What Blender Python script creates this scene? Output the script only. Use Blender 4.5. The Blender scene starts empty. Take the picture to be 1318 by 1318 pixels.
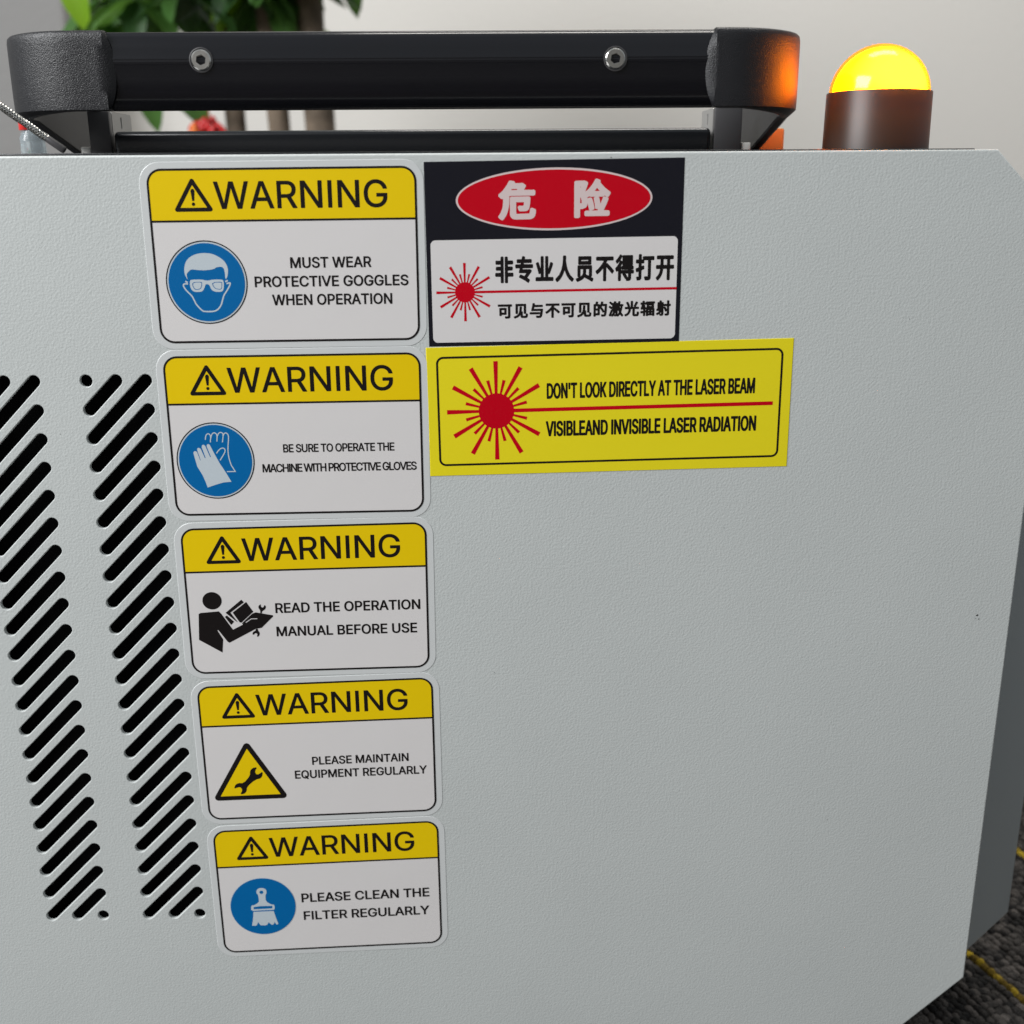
import bpy, bmesh, math, random
from mathutils import Vector, Matrix
random.seed(7)
sc = bpy.context.scene
COL = sc.collection
MM = 0.001

# ---------------------------------------------------------------- camera
cam_data = bpy.data.cameras.new("camera")
cam = bpy.data.objects.new("camera", cam_data)
COL.objects.link(cam)
cam_data.sensor_width = 36.0
cam_data.lens = 36.0 * 1420.0 / 1318.0
cam_data.clip_start = 0.01
cam_data.clip_end = 30.0
def cam_rows(pitch, yaw, roll):
    p, y, r = (math.radians(a) for a in (pitch, yaw, roll))
    base = Matrix(((1, 0, 0), (0, 0, -1), (0, 1, 0)))
    rz = Matrix(((math.cos(y), math.sin(y), 0), (-math.sin(y), math.cos(y), 0), (0, 0, 1)))
    rp = Matrix(((1, 0, 0), (0, math.cos(p), -math.sin(p)), (0, math.sin(p), math.cos(p))))
    rr = Matrix(((math.cos(r), -math.sin(r), 0), (math.sin(r), math.cos(r), 0), (0, 0, 1)))
    return rr @ rp @ base @ rz
RW = cam_rows(16.416, -0.894, -0.421)
cm = Matrix((RW[0], -RW[1], -RW[2])).transposed().to_4x4()
cm.translation = Vector((151.139, -408.706, 67.855)) * MM
cam.matrix_world = cm
cam_data.dof.use_dof = True
cam_data.dof.focus_distance = 0.43
cam_data.dof.aperture_fstop = 10.5
sc.camera = cam

# ---------------------------------------------------------------- light
world = bpy.data.worlds.new("World")
sc.world = world
world.use_nodes = True
bg = world.node_tree.nodes["Background"]
bg.inputs[0].default_value = (0.88, 0.95, 1.0, 1)
bg.inputs[1].default_value = 0.38

def area(name, loc, target, sx, sy, energy, color):
    d = bpy.data.lights.new(name, 'AREA')
    d.shape = 'RECTANGLE'; d.size = sx; d.size_y = sy; d.energy = energy; d.color = color
    o = bpy.data.objects.new(name, d); COL.objects.link(o)
    o.location = loc
    o.rotation_euler = (Vector(target) - Vector(loc)).to_track_quat('-Z', 'Y').to_euler()
    return o
area("window_light", (-1.5, -0.9, 1.15), (0.15, 0.0, 0.0), 1.3, 1.0, 77, (0.98, 0.99, 1.0))
area("ceiling_light", (0.5, 0.55, 1.9), (0.5, 0.75, 0.0), 1.2, 0.5, 28, (1.0, 0.96, 0.90))
sc.view_settings.view_transform = 'Standard'
sc.view_settings.look = 'None'
sc.view_settings.exposure = 0.0
sc.view_settings.gamma = 1.0

# outlines of the printed letters (font units) and pictograms (sticker millimetres)
GL={' ':(262,[]),"'":(288,[[107,434,181,434,187,436,191,440,202,711,200,718,194,722,97,723,92,721,88,716,86,701,96,447,99,439]]),'A':(671,[[20,-10,121,-11,129,-6,195,182,199,188,473,188,543,-6,551,-11,649,-11,655,-8,659,-4,660,1,657,10,400,710,397,718,392,722,281,723,275,721,270,715,13,7,12,-4,16,-8],[233,289,281,428,334,597,357,521,393,413,437,289]]),'B':(638,[[82,-10,358,-11,408,-7,436,-2,464,6,487,15,516,32,528,39,549,59,559,71,572,90,588,128,596,170,596,213,592,240,586,263,570,297,556,316,541,333,511,355,490,366,473,373,501,388,522,404,543,428,555,450,562,468,569,502,569,534,566,564,560,587,553,605,533,640,521,656,505,671,487,684,466,697,447,705,423,713,394,719,369,722,83,723,77,721,73,716,72,1,74,-6],[187,91,187,312,359,312,381,309,409,302,431,290,453,273,470,251,479,231,484,214,486,191,484,174,477,150,464,130,453,119,438,109,422,102,402,96,369,91],[187,410,187,621,344,621,379,617,400,611,418,601,432,590,447,568,457,538,458,509,454,491,447,470,434,452,423,441,409,430,394,423,377,416,346,411]]),'C':(714,[[359,-20,397,-20,419,-18,454,-11,479,-4,521,13,550,30,570,44,604,76,625,102,638,122,649,142,661,171,674,224,672,231,664,236,566,235,560,229,552,201,540,175,521,147,503,129,478,112,450,98,424,91,386,85,354,86,328,90,305,96,279,108,263,117,233,140,214,161,197,187,186,207,176,231,168,258,161,289,157,341,158,390,161,422,166,448,176,482,185,504,198,527,214,551,226,565,242,581,265,597,284,607,303,615,327,622,353,626,395,626,438,618,461,610,482,598,506,581,518,568,542,535,552,513,560,484,566,478,664,477,669,479,673,484,672,498,663,534,645,578,629,605,613,626,583,657,556,679,536,692,501,709,458,723,439,727,398,732,335,731,303,726,266,716,236,704,203,686,177,668,154,647,122,612,104,586,86,555,72,522,60,484,51,441,46,399,44,364,46,312,51,271,60,228,71,192,85,160,103,127,125,96,154,65,176,45,205,25,236,8,268,-4,303,-14,335,-19]]),'D':(703,[[82,-10,316,-11,351,-9,389,-4,428,5,465,18,488,29,527,53,551,73,573,95,600,131,618,163,632,196,643,230,652,274,657,316,659,355,657,399,652,441,643,484,633,517,618,552,601,582,580,611,553,640,530,659,499,680,469,695,434,707,396,716,359,721,326,723,83,723,77,721,73,716,72,1,74,-6],[187,91,187,621,336,621,374,615,394,610,418,602,440,591,464,574,492,546,507,524,520,501,529,476,537,451,542,423,546,391,546,324,537,266,529,238,520,215,500,179,478,152,462,138,439,123,410,109,392,103,362,96,328,91]]),'E':(586,[[82,-10,526,-11,532,-8,536,-4,537,79,535,86,529,90,188,91,186,92,187,309,499,309,508,314,510,321,510,399,508,406,502,410,187,411,187,621,525,622,531,627,534,634,534,711,532,716,527,722,83,723,77,721,73,716,72,1,74,-6]]),'F':(574,[[82,-10,176,-11,181,-8,185,-4,187,299,486,299,495,304,497,311,497,388,495,395,489,399,187,400,187,621,520,622,526,627,529,634,529,711,527,716,522,722,83,723,77,721,73,716,72,1,74,-6]]),'G':(728,[[360,-20,416,-19,442,-15,474,-7,507,4,535,18,561,34,583,51,606,74,626,97,642,122,656,150,667,178,674,209,681,260,681,356,680,362,675,367,394,369,386,363,384,356,384,280,385,275,390,269,568,267,565,238,559,215,552,193,533,159,521,144,508,132,477,110,459,100,427,91,385,85,356,86,329,90,287,104,265,116,246,129,221,154,198,185,187,206,176,233,168,257,161,289,157,341,158,390,161,422,166,448,175,480,185,504,198,528,213,550,227,567,242,581,264,597,286,609,303,616,329,623,351,626,393,626,431,619,450,613,470,603,491,589,511,572,526,553,538,535,550,510,560,485,566,478,665,477,671,479,675,484,676,490,667,527,658,551,648,572,635,595,616,621,583,656,558,676,537,690,502,707,455,723,426,729,395,732,331,731,300,726,264,716,234,704,203,687,174,666,153,648,122,613,103,585,85,555,71,521,61,487,51,441,46,400,44,364,46,312,51,271,60,227,71,191,84,161,103,127,124,97,146,72,175,45,203,25,235,8,268,-4,303,-14,336,-19]]),'H':(723,[[82,-10,176,-11,181,-8,185,-4,186,312,188,314,537,313,538,-4,542,-8,548,-11,641,-11,649,-6,651,1,651,711,650,716,646,721,641,723,548,723,542,721,538,716,537,416,536,415,187,415,185,716,181,721,176,723,83,723,74,718,72,711,72,1,74,-6]]),'I':(270,[[87,-10,181,-11,190,-6,192,1,192,711,190,718,181,724,89,724,80,718,78,711,78,1,80,-6]]),'K':(653,[[82,-10,176,-11,181,-8,185,-4,187,230,275,324,514,-8,519,-11,629,-11,638,-6,640,1,637,8,355,402,633,701,638,708,639,711,638,716,634,721,629,723,507,723,502,721,237,434,186,373,185,716,181,721,176,723,83,723,74,718,72,711,72,1,74,-6]]),'L':(550,[[82,-10,507,-11,516,-6,518,1,518,79,516,86,509,90,187,92,186,711,184,718,176,723,83,723,74,718,72,711,72,1,74,-6]]),'M':(879,[[82,-10,172,-11,181,-6,183,1,182,529,227,404,388,-2,394,-8,399,-11,480,-11,486,-8,490,-4,648,400,695,529,694,-2,699,-8,704,-11,796,-11,805,-6,807,1,807,711,806,716,802,721,796,723,665,723,659,721,655,716,481,264,441,143,400,264,224,715,219,721,214,723,83,723,74,718,72,711,72,1,74,-6]]),'N':(732,[[82,-10,176,-11,185,-6,187,1,187,422,183,551,270,404,531,-5,540,-11,650,-11,658,-6,661,1,661,711,660,716,656,721,650,723,557,723,549,718,546,711,546,216,548,164,491,261,202,716,196,722,192,723,83,723,74,718,72,711,72,1,74,-6]]),'O':(746,[[358,-20,413,-19,445,-14,483,-3,513,9,543,25,571,45,591,62,621,95,643,126,658,153,674,188,687,227,694,259,701,323,701,401,696,441,686,487,675,522,661,554,644,585,623,615,602,638,573,666,542,687,520,700,483,715,445,726,413,731,389,732,334,731,302,726,265,715,235,703,205,687,177,667,142,635,126,616,105,587,87,555,72,521,61,486,51,441,45,384,46,312,51,271,61,226,72,190,84,163,104,126,124,97,146,73,174,47,205,25,229,12,266,-4,303,-14,335,-19],[367,85,331,89,305,96,288,103,266,115,245,129,227,146,214,161,199,183,186,207,176,231,168,258,161,289,158,321,157,369,161,422,166,448,176,479,187,507,198,527,214,551,227,566,245,583,266,597,285,608,303,615,327,622,353,626,381,627,420,622,442,616,465,607,482,597,503,582,533,551,550,527,561,505,571,482,579,456,586,421,589,396,590,344,585,286,579,258,571,231,561,207,550,187,526,153,501,129,482,115,458,103,440,96,416,89,394,86]]),'P':(622,[[82,-10,176,-11,181,-8,185,-4,187,249,359,250,391,254,422,261,462,276,494,295,508,307,531,329,543,345,555,365,566,388,574,410,580,437,584,463,584,510,581,532,574,564,566,586,557,606,543,628,531,643,510,665,493,678,472,692,447,703,420,712,391,719,361,722,83,723,77,721,73,716,72,1,74,-6],[187,350,187,622,331,622,363,619,392,612,408,605,426,594,440,581,454,560,464,533,469,506,470,475,466,449,460,425,447,401,431,383,414,370,400,363,382,357,363,353,329,350]]),'Q':(746,[[558,-78,657,-78,663,-76,667,-69,667,-63,664,-59,580,53,605,77,621,95,643,126,658,153,677,197,687,227,694,259,701,323,701,401,696,437,688,479,675,522,661,554,644,585,623,615,602,638,570,668,542,687,511,704,479,717,445,726,413,731,389,732,334,731,302,726,265,715,235,703,205,687,177,667,142,635,126,616,105,587,87,555,72,521,61,486,51,441,46,399,44,364,46,312,51,271,61,226,72,190,89,153,104,126,124,97,154,65,177,44,205,25,236,8,266,-4,303,-14,335,-19,359,-20,413,-19,445,-14,496,2,551,-73],[367,85,331,89,305,96,288,103,266,115,245,129,227,146,214,161,199,183,186,207,176,231,168,258,161,289,158,321,157,369,161,422,166,448,176,479,187,507,198,527,214,551,227,566,245,583,266,597,285,608,303,615,327,622,353,626,381,627,420,622,442,616,465,607,482,597,503,582,533,551,550,527,561,505,571,482,579,456,586,421,589,396,590,344,585,286,579,258,570,229,561,207,548,183,533,162,515,141,452,223,443,232,342,234,334,228,332,223,334,216,427,93,394,86]]),'R':(628,[[82,-10,176,-11,181,-8,185,-4,186,264,188,266,338,266,480,0,487,-8,493,-11,600,-11,606,-8,610,-4,610,1,609,7,456,287,489,304,511,319,531,339,544,354,564,388,575,418,581,446,585,480,584,519,581,544,569,587,557,612,533,646,512,667,473,693,450,704,423,712,394,719,363,722,83,723,77,721,73,716,72,1,74,-6],[187,368,187,622,332,622,365,619,390,614,409,607,426,597,441,584,455,564,466,537,471,509,471,477,466,450,458,429,449,414,436,399,417,386,401,379,363,370,337,368]]),'S':(625,[[292,-23,349,-22,375,-19,409,-12,456,4,478,15,501,30,531,58,552,85,572,123,579,147,583,172,583,216,579,241,571,265,564,280,546,307,521,332,511,341,482,360,442,379,376,401,300,421,239,443,218,454,200,467,189,478,180,493,176,502,174,516,175,545,185,571,197,588,214,603,240,617,266,626,299,631,329,631,361,626,386,619,415,604,431,591,442,579,450,564,456,549,461,525,467,520,563,519,571,524,573,529,571,551,566,577,556,603,536,636,504,671,470,695,427,715,396,724,350,731,286,731,240,724,215,717,187,707,151,687,128,669,117,658,107,648,90,626,73,592,66,568,61,544,62,495,69,465,78,442,97,414,114,396,134,379,159,363,180,352,217,336,339,301,410,276,427,267,448,252,458,240,465,228,469,216,471,202,469,173,460,147,443,125,419,106,395,94,364,85,330,80,298,80,266,84,233,94,204,109,184,127,175,140,164,163,157,195,152,201,52,202,44,197,41,189,44,166,50,141,58,116,67,98,79,78,92,62,113,41,130,27,151,14,174,3,194,-5,226,-14,252,-19]]),'T':(628,[[267,-10,361,-11,369,-6,371,1,372,621,589,623,595,628,596,634,596,711,595,716,589,722,43,723,37,721,33,716,32,634,33,628,39,623,257,621,257,1,259,-6]]),'U':(724,[[350,-22,391,-21,431,-16,459,-10,487,-1,516,13,536,25,561,42,584,64,604,89,617,108,630,132,639,158,646,185,651,212,652,236,652,711,651,716,645,722,549,723,543,721,539,714,538,250,534,212,524,178,515,161,496,134,478,119,456,104,439,96,419,90,399,86,366,83,343,84,321,86,286,96,269,104,244,120,227,137,208,163,200,179,189,213,186,236,186,714,181,721,176,723,83,723,77,721,73,716,72,233,77,188,85,155,94,133,107,108,123,84,147,58,164,42,183,28,214,10,236,0,266,-10,301,-18]]),'V':(671,[[282,-10,391,-11,396,-8,400,-4,657,702,659,714,653,722,551,723,545,721,541,716,398,304,361,194,338,116,312,198,280,294,130,715,125,721,119,723,21,723,16,721,12,716,11,709,15,698,273,0,275,-6]]),'W':(960,[[215,-10,324,-11,330,-8,334,-4,456,446,480,546,505,443,626,-3,631,-8,636,-11,744,-11,749,-8,754,-3,755,1,948,706,949,711,947,718,939,723,843,723,837,721,833,716,724,293,690,148,656,285,543,715,538,721,533,723,427,723,422,721,418,716,416,709,304,286,271,147,239,280,127,715,122,721,116,723,21,723,16,721,12,716,11,712,13,701,204,1,207,-5]]),'Y':(660,[[282,-10,376,-11,382,-8,386,-4,387,289,648,708,648,716,642,722,531,723,523,718,380,485,340,415,331,394,322,413,280,487,138,717,129,723,21,723,16,721,12,716,12,708,272,290,273,1,275,-6]])}
GM={' ':(262,[]),"'":(288,[[105,422,183,421,198,427,206,438,217,711,213,724,199,734,96,735,81,729,73,718,71,701,81,447,83,438,89,430,97,424]]),'A':(671,[[19,-23,122,-23,132,-20,140,-14,146,-4,204,164,210,176,461,176,527,-6,533,-15,540,-20,550,-23,651,-23,662,-20,672,-10,675,1,668,23,412,720,401,732,390,735,279,735,268,732,258,722,-3,7,-4,-4,0,-12,9,-20],[253,301,334,545,378,410,417,302]]),'B':(638,[[80,-23,359,-23,409,-19,441,-14,469,-6,494,4,527,23,559,49,585,83,603,126,611,170,611,213,604,256,597,276,586,297,562,331,537,353,503,374,530,393,546,409,560,428,572,453,579,475,584,510,584,544,580,569,567,609,557,630,544,649,531,666,515,680,475,707,454,716,423,726,395,731,351,735,81,735,70,732,60,722,57,711,57,1,59,-7,64,-14,72,-20],[202,103,202,300,357,300,376,298,402,291,422,280,443,263,457,245,469,213,471,191,469,176,462,154,453,139,443,128,430,119,397,108,368,104],[202,422,202,609,342,609,374,606,395,600,406,594,417,585,431,567,439,551,442,536,441,500,434,477,426,464,414,451,400,440,372,428,344,423]]),'C':(714,[[357,-32,399,-32,421,-30,484,-16,530,3,581,35,614,66,638,95,651,115,663,138,675,168,689,224,687,232,683,239,675,245,665,248,569,248,559,245,548,235,538,205,523,174,508,153,490,136,465,119,442,109,419,102,384,97,355,98,333,101,310,108,280,122,256,138,237,157,210,193,191,234,176,291,172,341,173,390,176,421,191,478,210,520,239,559,256,574,273,587,310,604,354,614,385,615,425,609,454,599,472,589,492,575,508,558,532,522,548,478,559,468,569,465,665,465,680,471,688,482,689,492,684,515,678,536,664,572,639,615,623,636,598,663,558,693,508,720,463,734,399,744,334,743,298,737,259,727,229,715,195,696,167,676,139,653,114,625,91,592,73,561,58,525,43,476,36,446,31,399,29,364,31,312,36,266,45,226,57,188,70,157,90,120,112,89,134,65,165,37,197,15,229,-2,263,-16,298,-25,334,-31]]),'D':(703,[[80,-23,352,-21,390,-16,433,-7,472,7,495,18,538,44,566,67,583,85,615,128,632,159,647,193,658,228,666,269,672,316,674,355,672,399,666,446,658,486,647,522,632,555,614,588,590,621,567,646,541,668,507,690,476,705,439,719,397,729,360,734,81,735,70,732,60,722,57,711,57,1,59,-7,64,-14,72,-20],[202,103,202,608,335,609,369,604,411,591,431,581,451,568,481,537,505,497,522,449,531,391,531,324,522,267,506,218,495,198,481,176,463,157,430,133,409,122,364,109,326,104]]),'E':(586,[[80,-23,528,-23,539,-20,549,-10,552,1,552,79,548,92,534,102,201,104,202,297,501,297,510,300,518,305,523,313,525,321,524,404,519,414,507,422,202,423,202,608,524,609,534,612,544,620,549,634,549,711,545,722,535,732,524,735,81,735,70,732,60,722,57,711,57,1,59,-7,64,-14,72,-20]]),'F':(574,[[80,-23,177,-23,192,-17,200,-7,201,1,202,287,488,287,503,293,509,300,511,306,511,393,506,404,496,410,488,412,202,413,202,608,519,609,529,612,539,620,544,634,544,711,540,722,530,732,519,735,81,735,70,732,60,722,57,711,57,1,59,-7,64,-14,72,-20]]),'G':(728,[[359,-32,417,-31,444,-27,479,-19,514,-7,543,8,571,25,597,45,616,64,638,91,655,115,670,146,682,176,689,207,696,260,696,356,692,370,682,378,672,381,393,381,383,378,376,373,370,365,369,356,369,280,372,268,378,262,393,256,552,255,544,216,537,197,521,168,510,153,484,129,450,111,406,99,384,97,357,98,311,108,273,126,240,153,211,191,190,236,176,291,172,341,173,390,176,421,191,478,211,522,237,557,255,574,273,587,311,605,352,614,391,614,426,608,447,600,465,591,481,581,501,562,513,546,529,522,547,478,559,468,569,465,666,465,681,471,689,482,690,495,682,529,661,579,629,628,597,662,554,695,509,718,460,734,396,744,330,743,295,737,257,727,227,715,194,697,163,675,139,653,114,626,94,598,69,553,56,523,45,485,36,446,31,400,29,364,31,312,36,266,45,226,57,188,70,158,90,120,111,90,136,62,164,37,195,15,228,-2,263,-16,298,-25,334,-31]]),'H':(723,[[80,-23,177,-23,192,-17,200,-7,201,1,203,301,522,301,522,1,524,-7,532,-17,546,-23,642,-23,653,-20,662,-12,666,1,666,711,663,722,657,729,642,735,546,735,532,729,524,720,522,711,521,427,202,427,201,711,200,720,192,729,177,735,81,735,70,732,62,724,57,711,57,1,59,-7,64,-14,72,-20]]),'I':(270,[[86,-23,183,-23,192,-20,200,-15,205,-7,207,1,207,711,205,720,201,727,192,733,183,736,84,735,69,727,65,720,63,711,63,1,65,-7,69,-14,78,-20]]),'K':(653,[[80,-23,177,-23,188,-20,198,-10,201,1,201,224,274,302,500,-14,508,-20,518,-23,631,-23,642,-20,651,-12,655,1,650,14,374,402,647,696,652,704,654,712,651,722,645,729,630,735,506,735,491,729,272,493,202,414,201,711,200,720,192,729,177,735,81,735,70,732,62,724,57,711,57,1,59,-7,64,-14,72,-20]]),'L':(550,[[80,-23,509,-23,518,-20,526,-15,531,-7,533,1,532,84,526,94,514,102,202,104,201,711,200,720,195,726,187,732,177,735,78,734,64,726,59,720,57,711,57,1,59,-7,64,-14,72,-20]]),'M':(879,[[80,-23,174,-23,188,-17,197,-6,197,440,374,-5,383,-17,398,-23,481,-23,492,-20,502,-10,679,439,680,-6,688,-17,703,-23,798,-23,807,-20,816,-14,820,-7,822,1,822,711,820,720,815,727,807,732,798,735,664,735,653,732,644,724,469,273,441,192,411,277,236,723,226,732,215,735,81,735,72,732,64,726,59,720,57,711,57,1,59,-7,64,-14,72,-20]]),'N':(732,[[80,-23,178,-23,193,-17,199,-10,201,-4,202,422,200,493,258,398,521,-14,529,-20,539,-23,651,-23,662,-20,671,-12,676,1,676,711,672,722,666,729,651,735,556,735,541,729,533,718,531,223,212,726,203,732,194,735,81,735,70,732,62,724,57,711,57,1,59,-7,64,-14,72,-20]]),'O':(746,[[357,-32,414,-31,450,-25,490,-14,520,-2,552,15,582,37,605,57,631,85,643,102,658,123,677,158,690,188,702,226,711,269,716,311,717,342,716,401,710,446,701,489,689,526,675,557,657,591,636,621,612,648,587,671,550,697,528,710,474,731,446,738,404,744,333,743,297,737,259,727,228,714,196,697,166,676,143,656,116,626,93,595,69,551,58,525,46,487,36,446,31,399,29,364,31,312,36,266,46,224,58,187,70,159,91,120,112,91,136,63,159,42,197,15,220,2,259,-14,298,-25,334,-31],[368,97,325,103,288,118,255,139,226,169,200,210,183,260,173,321,172,369,176,421,190,476,208,516,229,546,255,573,275,587,295,598,332,611,354,614,380,615,415,611,456,597,491,575,521,544,547,502,564,454,574,396,575,344,571,291,558,238,546,209,521,168,491,137,455,115,415,101,393,98]]),'P':(622,[[80,-23,177,-23,192,-17,200,-7,201,1,202,237,360,238,392,241,427,249,470,265,505,287,541,319,568,358,580,384,589,408,599,463,599,510,589,565,570,612,544,650,524,671,480,702,455,714,425,724,393,731,362,734,81,735,70,732,60,722,57,711,57,1,59,-7,64,-14,72,-20],[202,362,202,610,329,610,361,607,387,601,401,595,418,583,429,572,441,554,449,532,454,506,455,475,451,450,445,429,436,410,421,392,393,374,361,365,328,362]]),'Q':(746,[[557,-90,659,-90,673,-84,680,-77,682,-71,682,-61,677,-52,600,52,634,89,656,120,671,146,692,196,702,226,710,265,716,323,716,401,711,442,703,481,689,526,675,557,657,591,636,621,612,648,587,671,558,692,518,715,484,728,450,737,414,743,390,744,333,743,297,737,258,726,228,714,196,697,162,673,132,645,113,623,92,593,74,562,58,525,46,487,36,446,31,399,29,364,31,312,36,266,46,224,58,187,85,130,114,87,136,63,159,42,197,15,229,-2,263,-16,298,-25,334,-31,358,-32,414,-31,450,-25,489,-14,540,-81,548,-87],[368,97,325,103,288,118,255,139,226,169,200,210,183,260,173,321,172,369,176,421,190,476,208,516,229,546,255,573,275,587,295,598,332,611,354,614,380,615,415,611,456,597,491,575,521,544,547,502,564,454,574,396,575,344,571,291,558,238,537,193,516,163,459,237,450,243,441,246,341,246,330,242,321,235,317,223,320,211,403,101,393,98]]),'R':(628,[[80,-23,177,-23,192,-17,200,-7,201,1,203,254,329,253,468,-6,473,-14,480,-20,491,-23,601,-23,612,-20,622,-10,625,1,622,13,475,281,505,299,528,317,541,329,562,356,578,385,590,417,596,441,600,480,599,519,596,545,583,590,570,619,543,656,526,673,482,703,457,715,428,724,395,731,364,734,81,735,70,732,60,722,57,711,57,1,59,-7,64,-14,72,-20],[202,380,202,610,331,610,364,607,402,596,415,588,431,575,442,557,451,536,456,509,456,477,451,451,444,433,434,417,422,405,394,390,361,382,336,380]]),'S':(625,[[290,-35,350,-34,376,-31,414,-24,463,-7,487,5,511,22,541,48,565,78,586,120,594,146,598,172,598,216,594,242,585,269,567,302,536,338,490,370,449,390,381,412,305,433,246,453,214,473,203,483,194,496,189,516,189,536,195,559,207,578,224,594,248,607,271,614,301,619,327,619,356,615,387,605,409,592,421,581,431,569,442,546,448,519,461,508,469,506,564,506,575,510,585,519,588,529,586,556,574,599,551,640,518,676,478,705,437,725,401,736,351,744,284,744,235,736,180,717,143,697,114,675,97,658,78,632,58,595,51,569,46,544,46,515,48,490,54,463,64,438,87,404,99,390,124,370,150,353,180,338,210,325,334,289,403,265,433,246,443,236,451,225,456,202,454,174,447,153,433,135,410,116,387,105,359,96,329,92,299,92,269,96,240,105,215,118,195,136,188,146,178,166,172,199,167,206,159,212,149,214,51,214,40,211,30,202,26,190,29,165,35,139,44,113,67,72,82,52,99,35,143,4,185,-15,243,-30]]),'T':(628,[[265,-23,362,-23,377,-17,383,-10,386,-4,387,608,586,609,597,613,607,622,611,634,611,711,606,724,596,732,586,735,41,735,27,729,19,720,17,711,17,634,22,620,32,612,41,609,242,608,242,1,244,-7,249,-14,257,-20]]),'U':(724,[[348,-34,393,-34,436,-28,494,-12,525,3,563,27,594,54,617,82,644,128,654,156,661,184,667,236,667,711,663,724,652,732,643,735,547,735,532,729,525,720,523,711,523,250,520,216,515,197,505,171,493,154,486,144,465,125,448,115,419,103,397,98,365,95,339,96,306,103,291,108,265,122,252,132,231,154,220,170,208,198,201,236,201,711,200,720,192,729,177,735,81,735,67,729,59,720,57,711,57,233,63,183,71,152,94,102,110,78,132,52,172,19,207,-1,261,-22,300,-30]]),'V':(671,[[281,-23,392,-23,403,-20,413,-10,672,698,675,711,674,718,669,726,662,732,651,735,549,735,538,732,528,722,383,307,338,166,294,297,142,722,132,732,121,735,20,735,9,732,-1,722,-4,712,-2,703,258,-4,267,-17]]),'W':(960,[[213,-23,326,-23,337,-20,347,-10,480,481,613,-10,624,-20,635,-23,745,-23,755,-20,763,-14,770,0,963,704,963,718,957,727,950,732,940,735,841,735,830,732,820,722,689,215,558,717,549,729,534,735,426,735,415,732,405,722,271,215,140,722,129,732,118,735,20,735,10,732,2,726,-4,716,-2,700,189,0,196,-14,205,-20]]),'Y':(660,[[281,-23,378,-23,393,-17,400,-7,402,1,402,286,661,701,664,711,662,720,658,726,650,732,640,735,530,735,520,732,513,727,372,499,331,428,293,493,149,727,140,732,131,735,20,735,5,729,-2,720,-4,711,-1,701,258,286,258,1,260,-7,264,-14,273,-20]])}
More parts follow.
